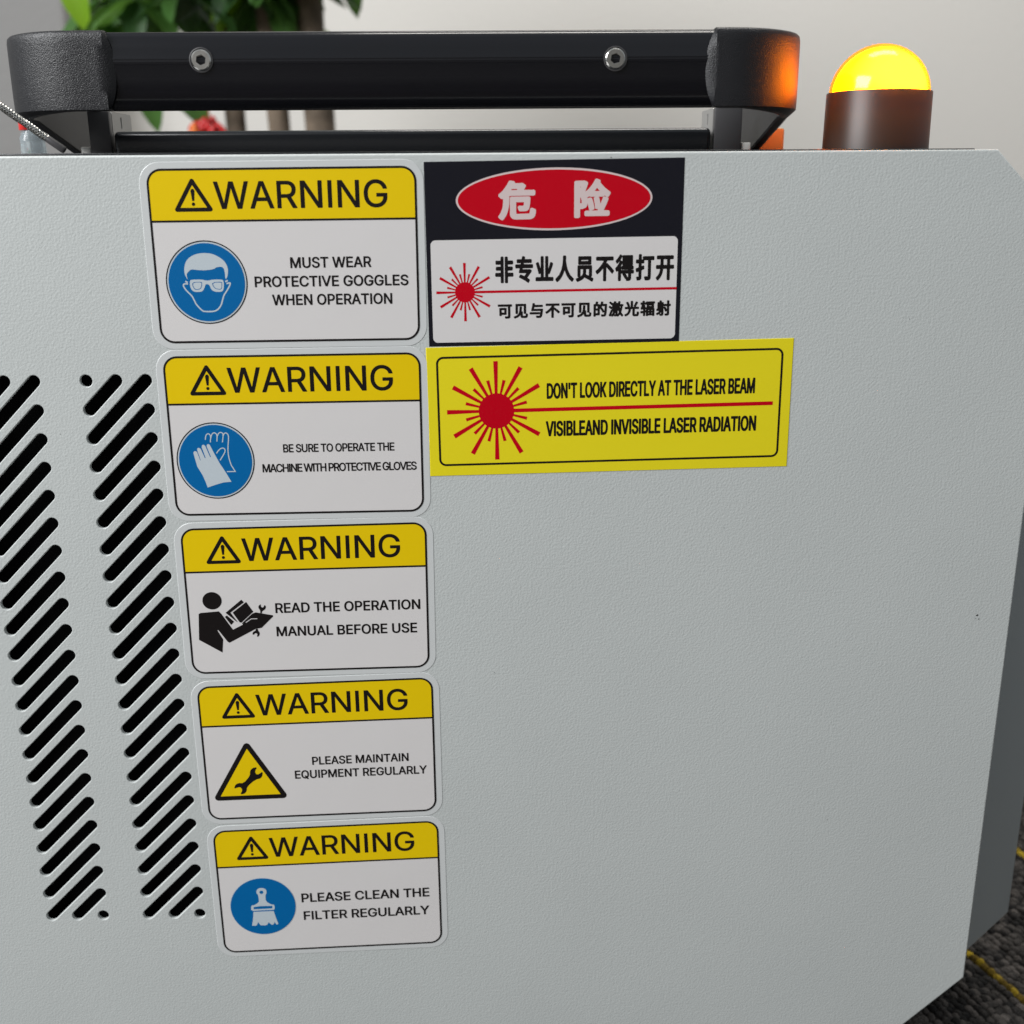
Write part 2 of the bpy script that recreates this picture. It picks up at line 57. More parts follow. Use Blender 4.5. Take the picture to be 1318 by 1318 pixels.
GB={' ':(262,[]),"'":(288,[[96,415,190,414,218,422,234,437,248,707,240,726,224,736,200,743,88,743,60,735,44,720,40,707,52,450,62,429]]),'A':(671,[[10,-30,129,-31,166,-16,175,-6,233,162,240,169,436,167,497,-3,505,-16,519,-24,543,-31,657,-31,685,-23,701,-8,700,15,456,682,441,720,425,735,398,743,271,743,244,735,228,720,-31,8,-31,-3,-23,-16],[289,310,288,320,335,453,384,311]]),'B':(638,[[70,-30,388,-31,440,-24,498,-8,539,11,583,43,613,82,631,123,640,162,643,200,634,253,618,294,600,321,566,354,535,375,578,412,601,451,614,505,612,560,596,610,573,650,550,676,503,708,450,729,379,743,74,743,46,735,30,720,26,707,26,5,36,-16],[234,112,232,291,364,290,389,282,416,261,436,224,440,181,432,151,411,127,389,116,362,112],[234,431,232,601,350,600,370,596,395,578,412,540,412,500,401,470,385,450,358,435,338,431]]),'C':(714,[[337,-40,412,-40,460,-33,534,-10,592,22,645,67,682,118,703,164,718,220,709,240,671,255,562,255,538,248,522,238,501,185,461,136,420,113,376,105,328,114,291,134,260,162,230,209,212,262,202,321,207,426,221,481,240,520,258,547,304,587,335,600,369,607,415,600,446,587,473,566,490,545,522,474,545,461,562,457,671,457,699,465,715,480,717,500,696,565,664,621,621,669,546,718,496,736,436,750,333,752,288,745,209,720,146,683,84,623,49,570,19,496,5,436,0,398,5,274,30,182,65,115,122,48,180,6,254,-24]]),'D':(703,[[70,-30,345,-31,450,-12,499,4,566,43,604,77,635,115,670,178,690,240,702,314,700,421,689,481,660,558,623,616,566,671,527,696,479,717,412,736,360,743,74,743,46,735,34,726,26,707,26,5,36,-16],[234,112,231,600,295,602,370,593,410,575,440,552,472,506,486,472,498,421,502,364,498,293,486,242,468,199,452,177,435,158,403,135,372,121,324,112]]),'E':(586,[[70,-30,536,-31,563,-23,580,-8,583,76,576,95,560,105,536,112,236,112,231,117,234,290,507,290,545,305,555,326,553,403,545,416,524,427,507,431,232,432,231,600,531,602,555,609,571,620,579,638,579,707,571,726,559,735,531,743,74,743,46,735,30,720,26,707,26,5,36,-16]]),'H':(723,[[70,-30,183,-31,211,-23,227,-8,231,5,231,288,236,293,491,291,493,5,497,-8,513,-23,540,-31,650,-31,678,-23,690,-14,698,5,698,707,688,728,650,743,540,743,513,735,500,726,493,707,493,440,488,436,234,436,231,707,223,726,211,735,183,743,74,743,46,735,34,726,26,707,26,5,36,-16]]),'I':(270,[[77,-30,190,-31,228,-16,238,5,238,707,228,728,190,743,81,743,43,728,33,707,33,5,43,-16]]),'K':(653,[[70,-30,183,-31,208,-24,223,-14,231,5,231,221,236,233,270,265,472,-16,510,-31,636,-31,663,-23,676,-14,682,1,680,13,403,401,676,696,682,713,673,728,636,743,498,743,470,735,233,482,231,707,223,726,211,735,183,743,74,743,46,735,34,726,26,707,26,5,36,-16]]),'L':(550,[[70,-30,514,-31,552,-16,562,5,560,84,552,97,531,108,514,112,231,115,231,707,221,728,183,743,74,743,36,728,26,707,26,5,36,-16]]),'M':(879,[[70,-30,181,-31,209,-23,225,-8,229,5,230,281,342,1,350,-14,363,-23,390,-31,488,-31,516,-23,530,-11,649,286,650,5,654,-8,670,-23,698,-31,805,-31,842,-16,852,5,852,707,845,726,832,735,805,743,657,743,630,735,615,723,441,278,264,723,249,735,221,743,74,743,36,728,26,707,26,5,36,-16]]),'N':(732,[[70,-30,183,-31,211,-23,227,-8,231,5,232,391,493,-16,531,-31,657,-31,685,-23,697,-14,705,5,705,707,695,728,657,743,548,743,520,735,504,720,500,707,498,323,238,728,200,743,74,743,46,735,34,726,26,707,26,5,36,-16]]),'O':(746,[[337,-40,407,-40,493,-24,563,4,611,36,661,86,703,151,729,219,745,302,748,376,736,467,703,560,669,616,611,676,563,708,503,734,414,752,333,752,245,734,185,708,136,676,84,623,40,551,16,486,0,398,0,314,14,233,40,161,84,89,136,36,185,4,254,-24],[374,106,318,118,281,141,260,162,221,230,202,321,207,426,221,481,240,520,260,550,291,578,323,596,369,607,425,596,457,578,488,550,527,480,545,381,540,288,527,232,508,192,485,160,439,123,412,111]]),'R':(628,[[70,-30,183,-31,211,-23,227,-8,231,5,231,240,236,245,305,243,440,-8,456,-23,483,-31,607,-31,635,-23,651,-8,654,4,646,22,506,278,564,322,596,363,620,416,631,486,624,552,601,615,578,650,550,678,513,703,448,729,374,743,74,743,46,735,30,720,26,707,26,5,36,-16],[234,389,232,601,350,600,375,594,398,579,418,549,426,507,420,445,400,410,372,394,355,390]]),'S':(625,[[263,-42,360,-43,395,-38,465,-20,510,1,559,36,590,72,615,120,629,174,629,214,615,268,588,314,557,345,513,375,472,394,273,456,241,474,223,497,219,540,230,570,254,594,298,610,349,606,385,588,406,563,422,515,445,502,462,498,571,498,599,506,615,520,617,550,603,599,573,650,538,685,477,722,381,750,255,750,169,727,130,708,93,683,55,642,32,603,17,545,17,498,32,444,53,410,89,374,130,347,182,323,375,263,407,245,422,225,426,207,424,169,403,133,375,113,321,100,270,106,236,124,211,156,201,199,174,217,157,221,45,221,18,213,1,199,-2,174,13,116,39,70,79,27,116,1,163,-20,219,-36]]),'T':(628,[[256,-30,369,-31,397,-23,413,-8,417,5,417,600,593,602,620,610,633,620,640,638,640,707,633,726,620,735,593,743,36,743,8,735,-8,720,-12,638,-4,620,8,610,36,602,211,600,212,5,222,-16]]),'V':(671,[[272,-30,400,-31,428,-23,444,-8,703,704,701,720,685,735,657,743,543,743,515,735,503,726,337,259,169,726,156,735,129,743,14,743,-13,735,-30,720,-32,708,-27,690,230,-6,249,-23]]),'Y':(660,[[272,-30,386,-31,413,-23,430,-8,433,5,435,291,689,699,689,720,673,735,645,743,524,743,486,728,330,480,176,728,138,743,14,743,-13,735,-30,720,-32,709,-27,697,227,289,229,5,239,-16]])}
GZ={'不':(910,[[408,-106,495,-107,516,-99,530,-84,533,-67,534,370,692,250,799,154,826,150,844,156,913,223,915,239,909,257,850,314,754,390,589,506,567,514,537,509,533,512,537,527,582,594,852,595,870,601,887,618,890,636,888,707,870,730,852,736,57,736,37,728,23,713,19,695,21,624,34,605,50,597,394,593,369,555,307,481,219,396,118,320,12,259,1,246,-1,230,8,208,58,146,81,136,100,138,184,185,259,236,373,334,374,-67,381,-90]]),'与':(910,[[568,-97,645,-98,701,-84,745,-57,777,-13,798,40,821,143,852,381,851,422,837,437,817,445,293,445,289,449,308,535,802,538,823,546,837,561,840,579,837,651,823,666,802,674,340,674,337,677,348,733,344,751,333,764,293,776,248,781,220,777,203,764,195,748,162,579,110,360,111,332,125,318,145,310,687,308,664,145,650,90,628,43,605,38,436,45,412,35,401,22,401,-6,415,-30,425,-68,441,-85,464,-95],[44,115,624,114,647,124,658,137,662,212,654,235,624,252,48,252,17,235,10,212,13,137,24,124]]),'专':(910,[[634,-109,663,-106,683,-90,722,-34,726,-7,708,15,604,66,814,274,820,292,818,308,796,330,733,362,705,357,381,357,377,361,390,388,850,388,873,398,884,411,888,429,888,486,880,509,858,524,432,529,441,559,448,562,786,562,799,566,816,579,824,602,824,657,816,680,786,698,486,698,499,754,492,776,462,793,400,802,373,800,350,785,321,698,119,698,96,688,85,675,81,657,81,602,85,585,96,572,119,562,279,562,279,547,273,530,267,526,45,526,28,520,11,503,7,486,7,429,15,405,45,388,224,387,182,260,189,239,211,223,553,220,457,127,286,181,254,177,231,159,194,110,192,94,198,77,216,63,346,20,484,-35]]),'业':(910,[[46,-61,864,-62,888,-52,899,-39,902,-21,902,38,899,56,882,72,864,79,650,79,645,83,646,180,688,171,711,181,725,197,827,392,877,504,880,521,873,542,858,556,793,586,771,588,748,578,737,565,687,442,646,361,645,748,641,765,628,780,607,788,529,788,498,771,490,748,490,83,486,79,424,79,419,762,407,780,383,790,305,790,281,780,270,768,267,750,266,371,189,546,166,580,150,589,129,590,64,572,41,557,34,535,40,511,120,320,162,198,193,181,212,181,266,197,266,81,50,79,32,72,14,50,12,-21,20,-45]]),'人':(910,[[84,-104,102,-105,120,-99,238,-19,342,89,413,197,458,298,501,204,574,91,679,-16,801,-94,819,-100,836,-100,859,-90,918,-22,920,-6,914,11,748,127,640,270,578,409,543,540,529,626,536,757,528,780,510,794,412,798,389,788,378,775,371,740,369,638,350,493,294,313,189,147,10,11,-1,-1,-3,-18,3,-35,65,-95]]),'光':(910,[[63,-106,96,-103,210,-51,309,36,362,128,393,236,402,312,407,317,490,314,493,0,506,-51,539,-85,590,-105,781,-107,827,-99,876,-64,898,-21,912,50,917,114,913,132,902,145,834,177,797,179,781,171,770,158,757,31,650,29,645,33,647,315,867,317,887,325,901,340,905,412,901,430,884,446,867,452,704,454,758,542,834,690,834,718,823,730,736,764,706,760,686,745,646,651,570,510,568,494,574,477,610,452,531,455,531,760,527,777,510,794,493,800,412,800,389,790,378,777,374,760,374,457,369,452,297,453,335,477,341,494,339,512,313,580,275,656,232,727,216,745,197,754,176,755,111,732,91,716,85,699,87,682,144,582,194,454,45,452,28,446,11,430,7,412,11,340,25,325,45,317,240,317,245,307,240,269,217,185,176,114,113,61,11,18,-8,-1,-10,-24,0,-42,34,-88]]),'危':(910,[[72,-111,101,-108,121,-92,182,-8,222,85,250,200,260,276,266,449,862,450,882,458,896,473,900,543,892,566,862,583,624,584,623,589,665,659,668,675,665,689,654,702,606,734,583,743,407,740,397,773,374,789,295,802,275,801,255,792,201,699,128,600,71,543,5,492,-7,474,-2,443,53,391,76,381,106,385,110,381,110,314,100,219,81,142,46,61,-8,-13,-11,-29,-8,-46,12,-69,46,-97],[427,-99,779,-98,844,-75,887,-27,907,43,914,98,910,120,891,139,817,169,790,165,768,146,757,62,753,47,744,37,464,33,436,36,427,41,429,302,619,300,614,250,606,218,505,221,481,211,470,199,467,181,480,133,487,113,504,97,521,90,662,90,701,104,733,131,746,154,757,190,771,290,778,397,775,410,758,427,740,433,312,433,289,423,278,410,274,393,274,31,280,-12,300,-52,337,-80,398,-98],[308,584,308,590,326,610,460,608,443,583]]),'可':(910,[[503,-106,657,-105,717,-93,752,-76,773,-54,784,-34,793,0,793,590,798,595,867,595,897,612,905,636,901,713,887,728,867,736,45,736,28,730,10,707,7,636,15,612,45,595,638,592,638,40,633,36,481,38,450,21,443,0,445,-12,470,-80,484,-97],[134,51,214,50,232,56,249,73,252,117,257,121,521,121,552,139,560,162,560,493,556,510,545,523,521,533,138,533,108,516,100,493,100,90,108,67],[255,260,254,396,406,396,406,261]]),'员':(910,[[94,-111,122,-110,296,-58,410,1,448,35,682,-56,802,-110,824,-112,847,-102,891,-32,891,-4,875,13,780,53,814,72,821,95,821,414,814,438,783,455,136,455,112,445,101,432,98,414,98,88,101,70,118,54,136,48,167,46,42,13,24,0,18,-18,20,-34,67,-95],[254,78,255,316,379,318,371,293,369,188,351,144,307,103],[662,99,522,148,531,217,531,293,523,318,664,316],[165,468,748,467,760,470,778,484,786,507,786,719,782,737,768,751,748,760,169,760,156,756,139,742,131,719,131,507,139,484],[289,598,286,624,290,629,621,629,626,624,626,602,621,598]]),'射':(910,[[246,-109,336,-110,384,-103,426,-83,453,-46,462,-7,463,341,496,287,522,234,551,156,562,143,578,135,600,133,659,158,664,155,663,30,560,29,536,19,525,6,526,-27,550,-90,581,-107,700,-105,734,-98,772,-82,801,-53,812,-24,817,12,817,448,821,452,876,452,907,470,914,493,914,550,907,573,889,587,817,593,817,757,813,775,796,791,779,798,702,798,672,780,664,757,664,595,660,590,465,591,462,657,454,680,424,698,333,699,349,740,350,762,335,783,312,793,262,800,220,796,199,777,174,700,107,698,87,690,73,675,69,657,69,319,64,314,30,310,9,291,5,274,7,210,20,191,43,181,191,179,116,115,3,47,-10,32,-12,10,-7,-2,46,-57,69,-67,103,-58,193,-1,193,-24,211,-77,227,-100],[223,20,311,100,310,23],[663,276,610,372,566,433,550,441,531,443,464,415,463,451,663,451],[220,315,221,319,311,317],[220,443,310,444],[220,570,310,570]]),'开':(910,[[94,-111,110,-112,132,-103,214,-40,290,48,334,132,362,226,370,276,374,279,546,277,548,-69,551,-87,565,-101,586,-110,667,-110,697,-92,705,-69,705,276,869,279,900,296,907,319,903,394,882,413,869,417,706,418,705,600,710,605,840,605,864,615,875,628,879,645,879,700,875,718,864,730,840,740,76,740,46,723,38,700,38,645,42,628,53,615,76,605,219,605,224,600,222,418,43,417,12,400,5,376,9,301,30,282,43,279,213,277,187,182,145,110,97,58,24,4,11,-11,8,-28,15,-47,74,-102],[381,417,380,603,546,603,546,418]]),'得':(910,[[549,-109,664,-107,708,-98,738,-83,760,-58,774,-14,775,141,871,143,895,153,906,166,910,231,906,249,895,261,871,271,774,274,779,279,870,282,888,296,895,319,891,387,870,406,840,411,849,423,852,440,852,731,849,749,835,763,814,771,367,771,349,765,333,751,315,768,253,793,238,798,209,794,191,780,161,739,95,670,0,595,-6,575,-3,559,41,493,64,483,91,487,195,567,264,636,326,714,329,712,327,570,252,598,233,596,217,588,104,441,-18,330,-21,314,-18,297,11,242,32,218,50,212,75,216,119,250,119,-67,123,-84,140,-101,157,-107,233,-107,251,-101,268,-84,275,149,290,143,334,141,341,110,400,47,450,-21,468,-34,500,-40,520,-90],[581,24,577,51,564,71,502,142,618,141,619,27],[273,266,271,412,327,496,329,440,332,423,341,411,299,406,278,387,274,319,278,301,289,289,312,279,619,276,614,271,290,271],[484,524,696,525],[484,648,696,649]]),'打':(910,[[482,-101,602,-102,650,-98,708,-77,739,-46,755,5,755,579,760,583,879,583,902,593,913,606,917,624,913,701,899,716,879,724,376,724,353,714,342,701,339,618,295,617,290,621,290,760,283,783,252,800,169,798,146,783,138,760,137,618,30,615,8,600,0,576,0,519,4,501,15,489,38,479,133,479,138,474,137,349,23,318,0,302,-6,282,16,204,35,185,64,179,134,199,138,195,138,39,64,36,34,19,27,-4,47,-70,62,-90,78,-98,140,-100,215,-91,246,-77,266,-61,284,-32,290,-2,291,242,408,282,425,299,428,313,415,389,399,406,364,412,291,392,291,476,381,479,404,489,415,501,419,519,420,583,593,583,598,579,598,45,593,40,457,43,427,26,421,-2,449,-77,462,-92]]),'激':(910,[[218,-109,233,-110,251,-103,316,-47,327,-76,357,-93,469,-93,516,-75,549,-103,579,-110,596,-103,626,-80,708,6,803,-92,826,-105,845,-107,869,-97,922,-32,925,-16,919,2,855,58,827,93,790,152,831,274,852,371,870,488,896,497,913,513,917,531,913,603,899,618,879,626,713,628,733,752,730,770,713,787,650,800,624,800,600,790,588,771,573,673,566,690,543,705,464,708,477,756,471,773,456,787,371,802,347,799,329,785,302,707,248,707,227,701,154,761,122,784,105,790,83,789,67,780,20,732,18,715,24,696,102,630,155,574,179,564,209,570,210,460,207,457,96,534,64,540,41,530,-2,485,-9,466,-6,449,8,434,137,335,150,331,177,335,210,366,234,346,194,339,178,322,172,297,144,291,123,272,77,154,4,-6,2,-33,15,-52,83,-93,102,-95,120,-89,147,-56,198,-100],[173,13,249,208,259,216,262,179,253,133,239,97,202,39],[396,31,374,34,373,41,394,101,416,102,411,34],[561,49,569,188,559,215,585,227,600,251,634,149,592,84],[710,387,690,483,695,490,726,488],[355,465,427,466]]),'的':(910,[[563,-90,726,-90,753,-84,782,-70,809,-47,841,9,860,98,871,212,888,571,884,634,870,649,850,657,629,658,652,750,649,768,638,780,622,789,540,805,517,795,504,780,484,704,439,585,434,632,418,649,400,655,304,656,334,751,332,768,321,780,298,790,229,802,201,799,178,777,146,656,61,651,43,638,36,614,36,-45,40,-63,52,-77,74,-86,148,-86,165,-80,182,-63,189,-12,400,-12,430,5,438,29,441,365,473,357,558,234,612,146,628,138,648,136,714,169,702,81,689,45,545,48,522,38,511,25,510,2,527,-38,532,-68,543,-80],[189,122,187,268,289,268,289,123],[721,256,595,430,575,446,544,451,577,520,735,519],[189,400,187,520,289,520,289,401]]),'见':(910,[[72,-109,96,-108,287,-37,400,55,427,91,431,12,442,-25,465,-54,504,-77,545,-86,774,-86,808,-80,841,-63,861,-45,882,-13,898,52,905,121,901,139,882,158,815,186,789,189,790,710,787,727,776,740,752,750,157,750,127,733,119,710,119,198,127,174,157,157,238,157,261,167,272,180,276,198,278,608,626,610,631,605,634,184,646,167,669,157,759,158,755,95,749,56,741,50,595,48,582,51,581,267,577,284,556,303,510,307,505,312,517,374,526,540,522,572,511,585,488,595,400,593,377,578,369,555,362,390,337,249,287,154,190,75,28,20,4,-1,1,-18,6,-34,46,-92]]),'辐':(910,[[384,-109,465,-108,488,-92,498,-74,740,-74,758,-100,781,-110,852,-110,873,-101,887,-87,890,-69,890,326,887,344,876,357,844,369,855,395,855,593,844,620,889,625,910,644,914,712,910,730,894,746,876,752,374,752,343,735,333,698,271,698,267,702,276,748,272,765,261,778,238,788,164,800,144,792,130,777,115,699,33,698,13,690,-1,675,-5,600,3,577,33,560,82,557,46,435,30,397,10,369,11,340,30,290,41,277,64,267,119,279,162,279,167,274,167,217,162,211,38,190,16,184,-2,171,-9,148,9,73,20,60,43,50,165,70,170,-84,187,-101,205,-107,274,-107,304,-90,312,-67,312,97,347,107,350,-69,358,-92],[498,55,498,83,545,80,542,55],[693,55,693,83,742,80,740,55],[498,210,498,238,545,235,542,210],[693,210,693,238,742,235,740,210],[315,239,313,277,349,277,348,245],[382,404,360,412,313,413,308,527,287,546,233,550,232,558,360,560,382,567],[531,481,529,502,533,507,700,507,705,502,705,486,700,481]]),'险':(910,[[70,-104,145,-105,176,-88,183,-64,184,104,250,110,319,136,340,158,353,182,368,236,390,155,401,94,415,77,431,68,329,67,298,50,290,26,290,-24,294,-41,311,-58,329,-64,876,-64,907,-47,914,-24,914,26,910,44,900,57,876,67,766,70,818,178,879,323,880,353,852,375,875,380,895,396,930,456,930,487,916,502,800,586,715,670,675,720,682,749,680,763,666,778,588,807,569,805,553,797,506,718,450,639,395,579,350,539,307,509,374,693,372,718,357,735,295,767,74,764,43,747,36,724,36,-64,43,-88],[458,67,523,91,537,106,540,129,508,265,476,352,460,365,443,371,424,371,359,353,354,357,352,368,370,375,404,401,433,388,565,387,529,376,518,363,515,347,536,248,552,126,558,115,578,99,627,96,610,67],[685,223,653,363,630,387,750,388,768,394,789,412,829,382,774,390,743,373],[196,239,183,245,185,387,213,332,221,283,218,244],[536,520,596,594,665,521],[185,597,184,628,195,630]]),'非':(910,[[518,-109,602,-110,623,-101,637,-87,643,109,876,110,907,127,914,150,910,225,889,244,876,248,641,250,643,319,843,319,873,336,881,360,881,417,877,434,866,447,843,457,643,458,642,522,862,524,875,528,896,547,900,621,892,645,862,662,643,662,637,772,623,787,602,795,514,793,491,778,483,755,483,-69,491,-92],[313,-106,403,-105,426,-90,433,-67,433,757,426,780,395,798,317,798,286,780,279,757,276,662,67,662,36,645,29,621,32,547,54,528,67,524,278,521,276,458,81,457,50,440,43,417,43,360,47,342,58,329,81,319,276,319,277,251,45,250,32,246,11,227,7,152,15,129,45,112,277,110,279,-67,286,-90]])}
PIC = {'hair': [(-36.03, -7.91), (-36.57, -6.9), (-37.07, -5.65), (-37.06, -3.91), (-36.53, -1.93), (-35.52, -0.45), (-33.9, 0.64), (-31.8, 1.36), (-29.23, 1.57), (-26.69, 1.29), (-24.46, 0.27), (-22.51, -1.11), (-21.48, -2.87), (-21.2, -4.36), (-21.46, -6.35), (-22.07, -7.71), (-22.44, -7.58), (-22.43, -5.59), (-22.66, -4.09), (-23.18, -3.46), (-24.2, -3.33), (-25.5, -3.56), (-26.31, -4.17), (-29.42, -4.55), (-32.23, -4.42), (-34.51, -4.06), (-35.6, -4.92), (-36.3, -5.66), (-36.3, -6.66)], 'face': [(-36.13, -9.28), (-37.2, -9.14), (-37.92, -9.51), (-37.68, -10.39), (-36.76, -11.77), (-34.96, -13.55), (-34.31, -15.19), (-33.65, -16.71), (-31.74, -18.87), (-30.73, -19.21), (-26.6, -19.19), (-24.64, -17.07), (-23.99, -15.07), (-23.35, -13.32), (-21.95, -11.59), (-20.78, -9.6), (-20.74, -8.98), (-22.18, -9.33)], 'ear': [(-37.01, -8.27), (-36.15, -8.78), (-22.52, -8.63), (-21.59, -8.22)], 'gog': [(-35.33, -8.17), (-34.78, -7.75), (-30.93, -7.72), (-29.67, -8.11), (-28.39, -8.13), (-27.08, -7.82), (-23.74, -7.82), (-23.14, -8.32), (-23.09, -10.32), (-23.5, -11.69), (-24.31, -12.26), (-26.62, -12.15), (-27.73, -11.51), (-28.38, -9.75), (-28.99, -9.37), (-29.77, -9.49), (-30.1, -10.48), (-30.83, -11.72), (-31.77, -12.16), (-34.08, -12.13), (-35.05, -11.29), (-35.46, -9.91)], 'lensL': [(-34.34, -8.68), (-31.24, -8.52), (-30.89, -8.97), (-31.11, -10.22), (-31.83, -11.34), (-33.77, -11.39), (-34.35, -10.55), (-34.6, -9.42)], 'lensR': [(-27.41, -8.77), (-23.8, -8.61), (-23.64, -9.31), (-23.92, -11.06), (-24.51, -11.5), (-26.29, -11.16), (-27.13, -10.27)], 'glove': [(-34.92, -19.48), (-35.5, -17.32), (-36.51, -14.53), (-38.22, -11.23), (-38.84, -8.22), (-39.28, -5.97), (-38.99, -5.35), (-38.25, -5.24), (-37.8, -5.75), (-36.93, -8.76), (-36.7, -8.89), (-37.7, -5.0), (-37.69, -4.26), (-37.06, -3.97), (-36.36, -4.41), (-35.05, -8.05), (-34.75, -8.0), (-35.95, -3.79), (-35.77, -3.05), (-35.14, -2.81), (-34.57, -3.32), (-33.06, -7.58), (-32.7, -7.64), (-34.05, -3.46), (-33.93, -2.84), (-33.42, -2.6), (-32.83, -2.86), (-31.69, -5.61), (-29.58, -10.15), (-27.4, -13.96), (-25.67, -17.4), (-28.64, -17.59), (-31.65, -18.41)], 'gl2': [(-34.32, -0.97), (-34.19, 0.14), (-33.75, 1.12), (-33.0, 1.41), (-32.43, 0.98), (-32.2, 0.11), (-32.52, -1.99)], 'gl3': [(-32.3, -0.63), (-31.9, 0.84), (-31.16, 1.7), (-30.19, 1.56), (-29.73, 0.56), (-30.01, -1.67)], 'gl4': [(-29.82, 0.06), (-29.23, 1.42), (-28.34, 1.89), (-27.53, 1.39), (-27.49, 0.27), (-27.97, -2.08)], 'gl5': [(-27.47, 0.52), (-27.04, 1.38), (-26.3, 1.61), (-25.5, 0.85), (-25.55, -1.0), (-25.97, -3.48), (-26.15, -5.97), (-25.91, -8.47), (-25.23, -10.99), (-23.92, -13.4), (-27.11, -13.39)], 'gl6': [(-30.52, -6.26), (-29.71, -5.15), (-28.67, -4.3), (-27.68, -4.2), (-27.05, -4.95), (-27.46, -6.19), (-29.37, -8.95)], 'rhead': [(-37.68, 0.59), (-33.8, 0.47), (-37.95, -3.1)], 'rbody': [(-42.62, -4.37), (-35.34, -3.91), (-34.51, -4.89), (-30.28, -11.88), (-26.17, -9.81), (-26.51, -9.25), (-22.16, -5.28), (-20.72, -4.78), (-14.01, -6.22), (-13.96, -6.69), (-18.83, -11.42), (-21.16, -11.76), (-32.07, -17.39), (-32.8, -16.89), (-36.16, -11.82), (-36.55, -11.95), (-34.52, -15.87), (-35.18, -21.52), (-44.12, -15.82), (-43.42, -4.89)], 'rbookb': [(-32.71, -4.62), (-26.1, 0.7), (-25.16, -0.42), (-30.8, -4.6), (-28.14, -8.79), (-28.76, -8.36)], 'rbookf': [(-29.91, -4.63), (-24.26, -0.31), (-21.72, -4.48), (-26.75, -8.97), (-27.38, -8.81)], 'rbookc': [(-33.13, -6.3), (-32.28, -5.78), (-29.61, -8.47), (-30.9, -9.8)], 'rline': [(-24.96, -8.97), (-22.68, -7.46), (-20.25, -7.48)], 'rw1': [(-19.0, -5.25), (-18.88, -4.02), (-19.58, -3.04), (-19.44, -1.96), (-18.45, -1.36), (-18.64, -2.25), (-18.04, -2.95), (-17.38, -2.56), (-17.2, -1.75), (-16.59, -2.18), (-16.74, -3.4), (-17.6, -4.06), (-18.18, -4.31), (-18.39, -5.26)], 'rw2': [(-21.16, -11.76), (-21.34, -12.58), (-22.27, -12.96), (-22.62, -13.64), (-22.56, -14.33), (-21.95, -14.08), (-21.66, -13.59), (-20.9, -13.7), (-20.68, -14.26), (-21.0, -15.21), (-20.34, -15.1), (-19.72, -14.15), (-19.84, -13.18), (-20.32, -12.62), (-20.34, -11.79)], 'wrench': [(-36.36, -16.28), (-35.55, -14.27), (-34.09, -13.6), (-32.2, -13.87), (-29.23, -10.58), (-29.06, -8.27), (-27.98, -6.94), (-25.88, -6.58), (-27.1, -8.55), (-26.54, -10.06), (-25.28, -9.84), (-23.96, -8.7), (-23.91, -10.36), (-24.85, -11.99), (-27.11, -12.35), (-30.91, -15.6), (-31.05, -17.46), (-32.14, -18.81), (-33.99, -19.0), (-32.86, -17.19), (-33.41, -15.67), (-34.57, -15.62)], 'brush': [(-34.57, -9.78), (-34.35, -6.88), (-32.96, -6.84), (-30.96, -5.53), (-30.75, -4.36), (-30.93, -1.7), (-31.5, -0.93), (-31.61, -0.04), (-31.1, 1.11), (-30.05, 1.64), (-28.78, 1.66), (-27.57, 1.06), (-27.1, -0.14), (-27.36, -1.31), (-27.79, -2.02), (-27.89, -5.12), (-25.61, -6.87), (-24.22, -6.95), (-24.27, -9.47), (-25.55, -9.64), (-30.63, -9.56)], 'bhole': [(-29.4, -0.52), (-28.39, -0.57), (-29.31, 0.66)], 'bslot': [(-33.36, -7.77), (-30.47, -7.43), (-25.15, -7.58), (-25.29, -8.82), (-33.36, -8.84)], 'bristle': [(-33.58, -10.13), (-24.83, -10.18), (-24.06, -13.66), (-23.21, -16.85), (-24.05, -17.19), (-24.84, -15.7), (-25.31, -16.88), (-26.1, -17.19), (-26.93, -16.33), (-27.39, -15.71), (-27.98, -16.87), (-28.91, -17.32), (-31.06, -17.08), (-31.62, -16.06), (-31.95, -15.44), (-32.57, -16.9), (-33.23, -17.25), (-34.75, -17.07), (-34.17, -14.56)]}
PIC_HEAD = (-37.68, 0.6, 3.8, 3.65)
BEACON = 60.0

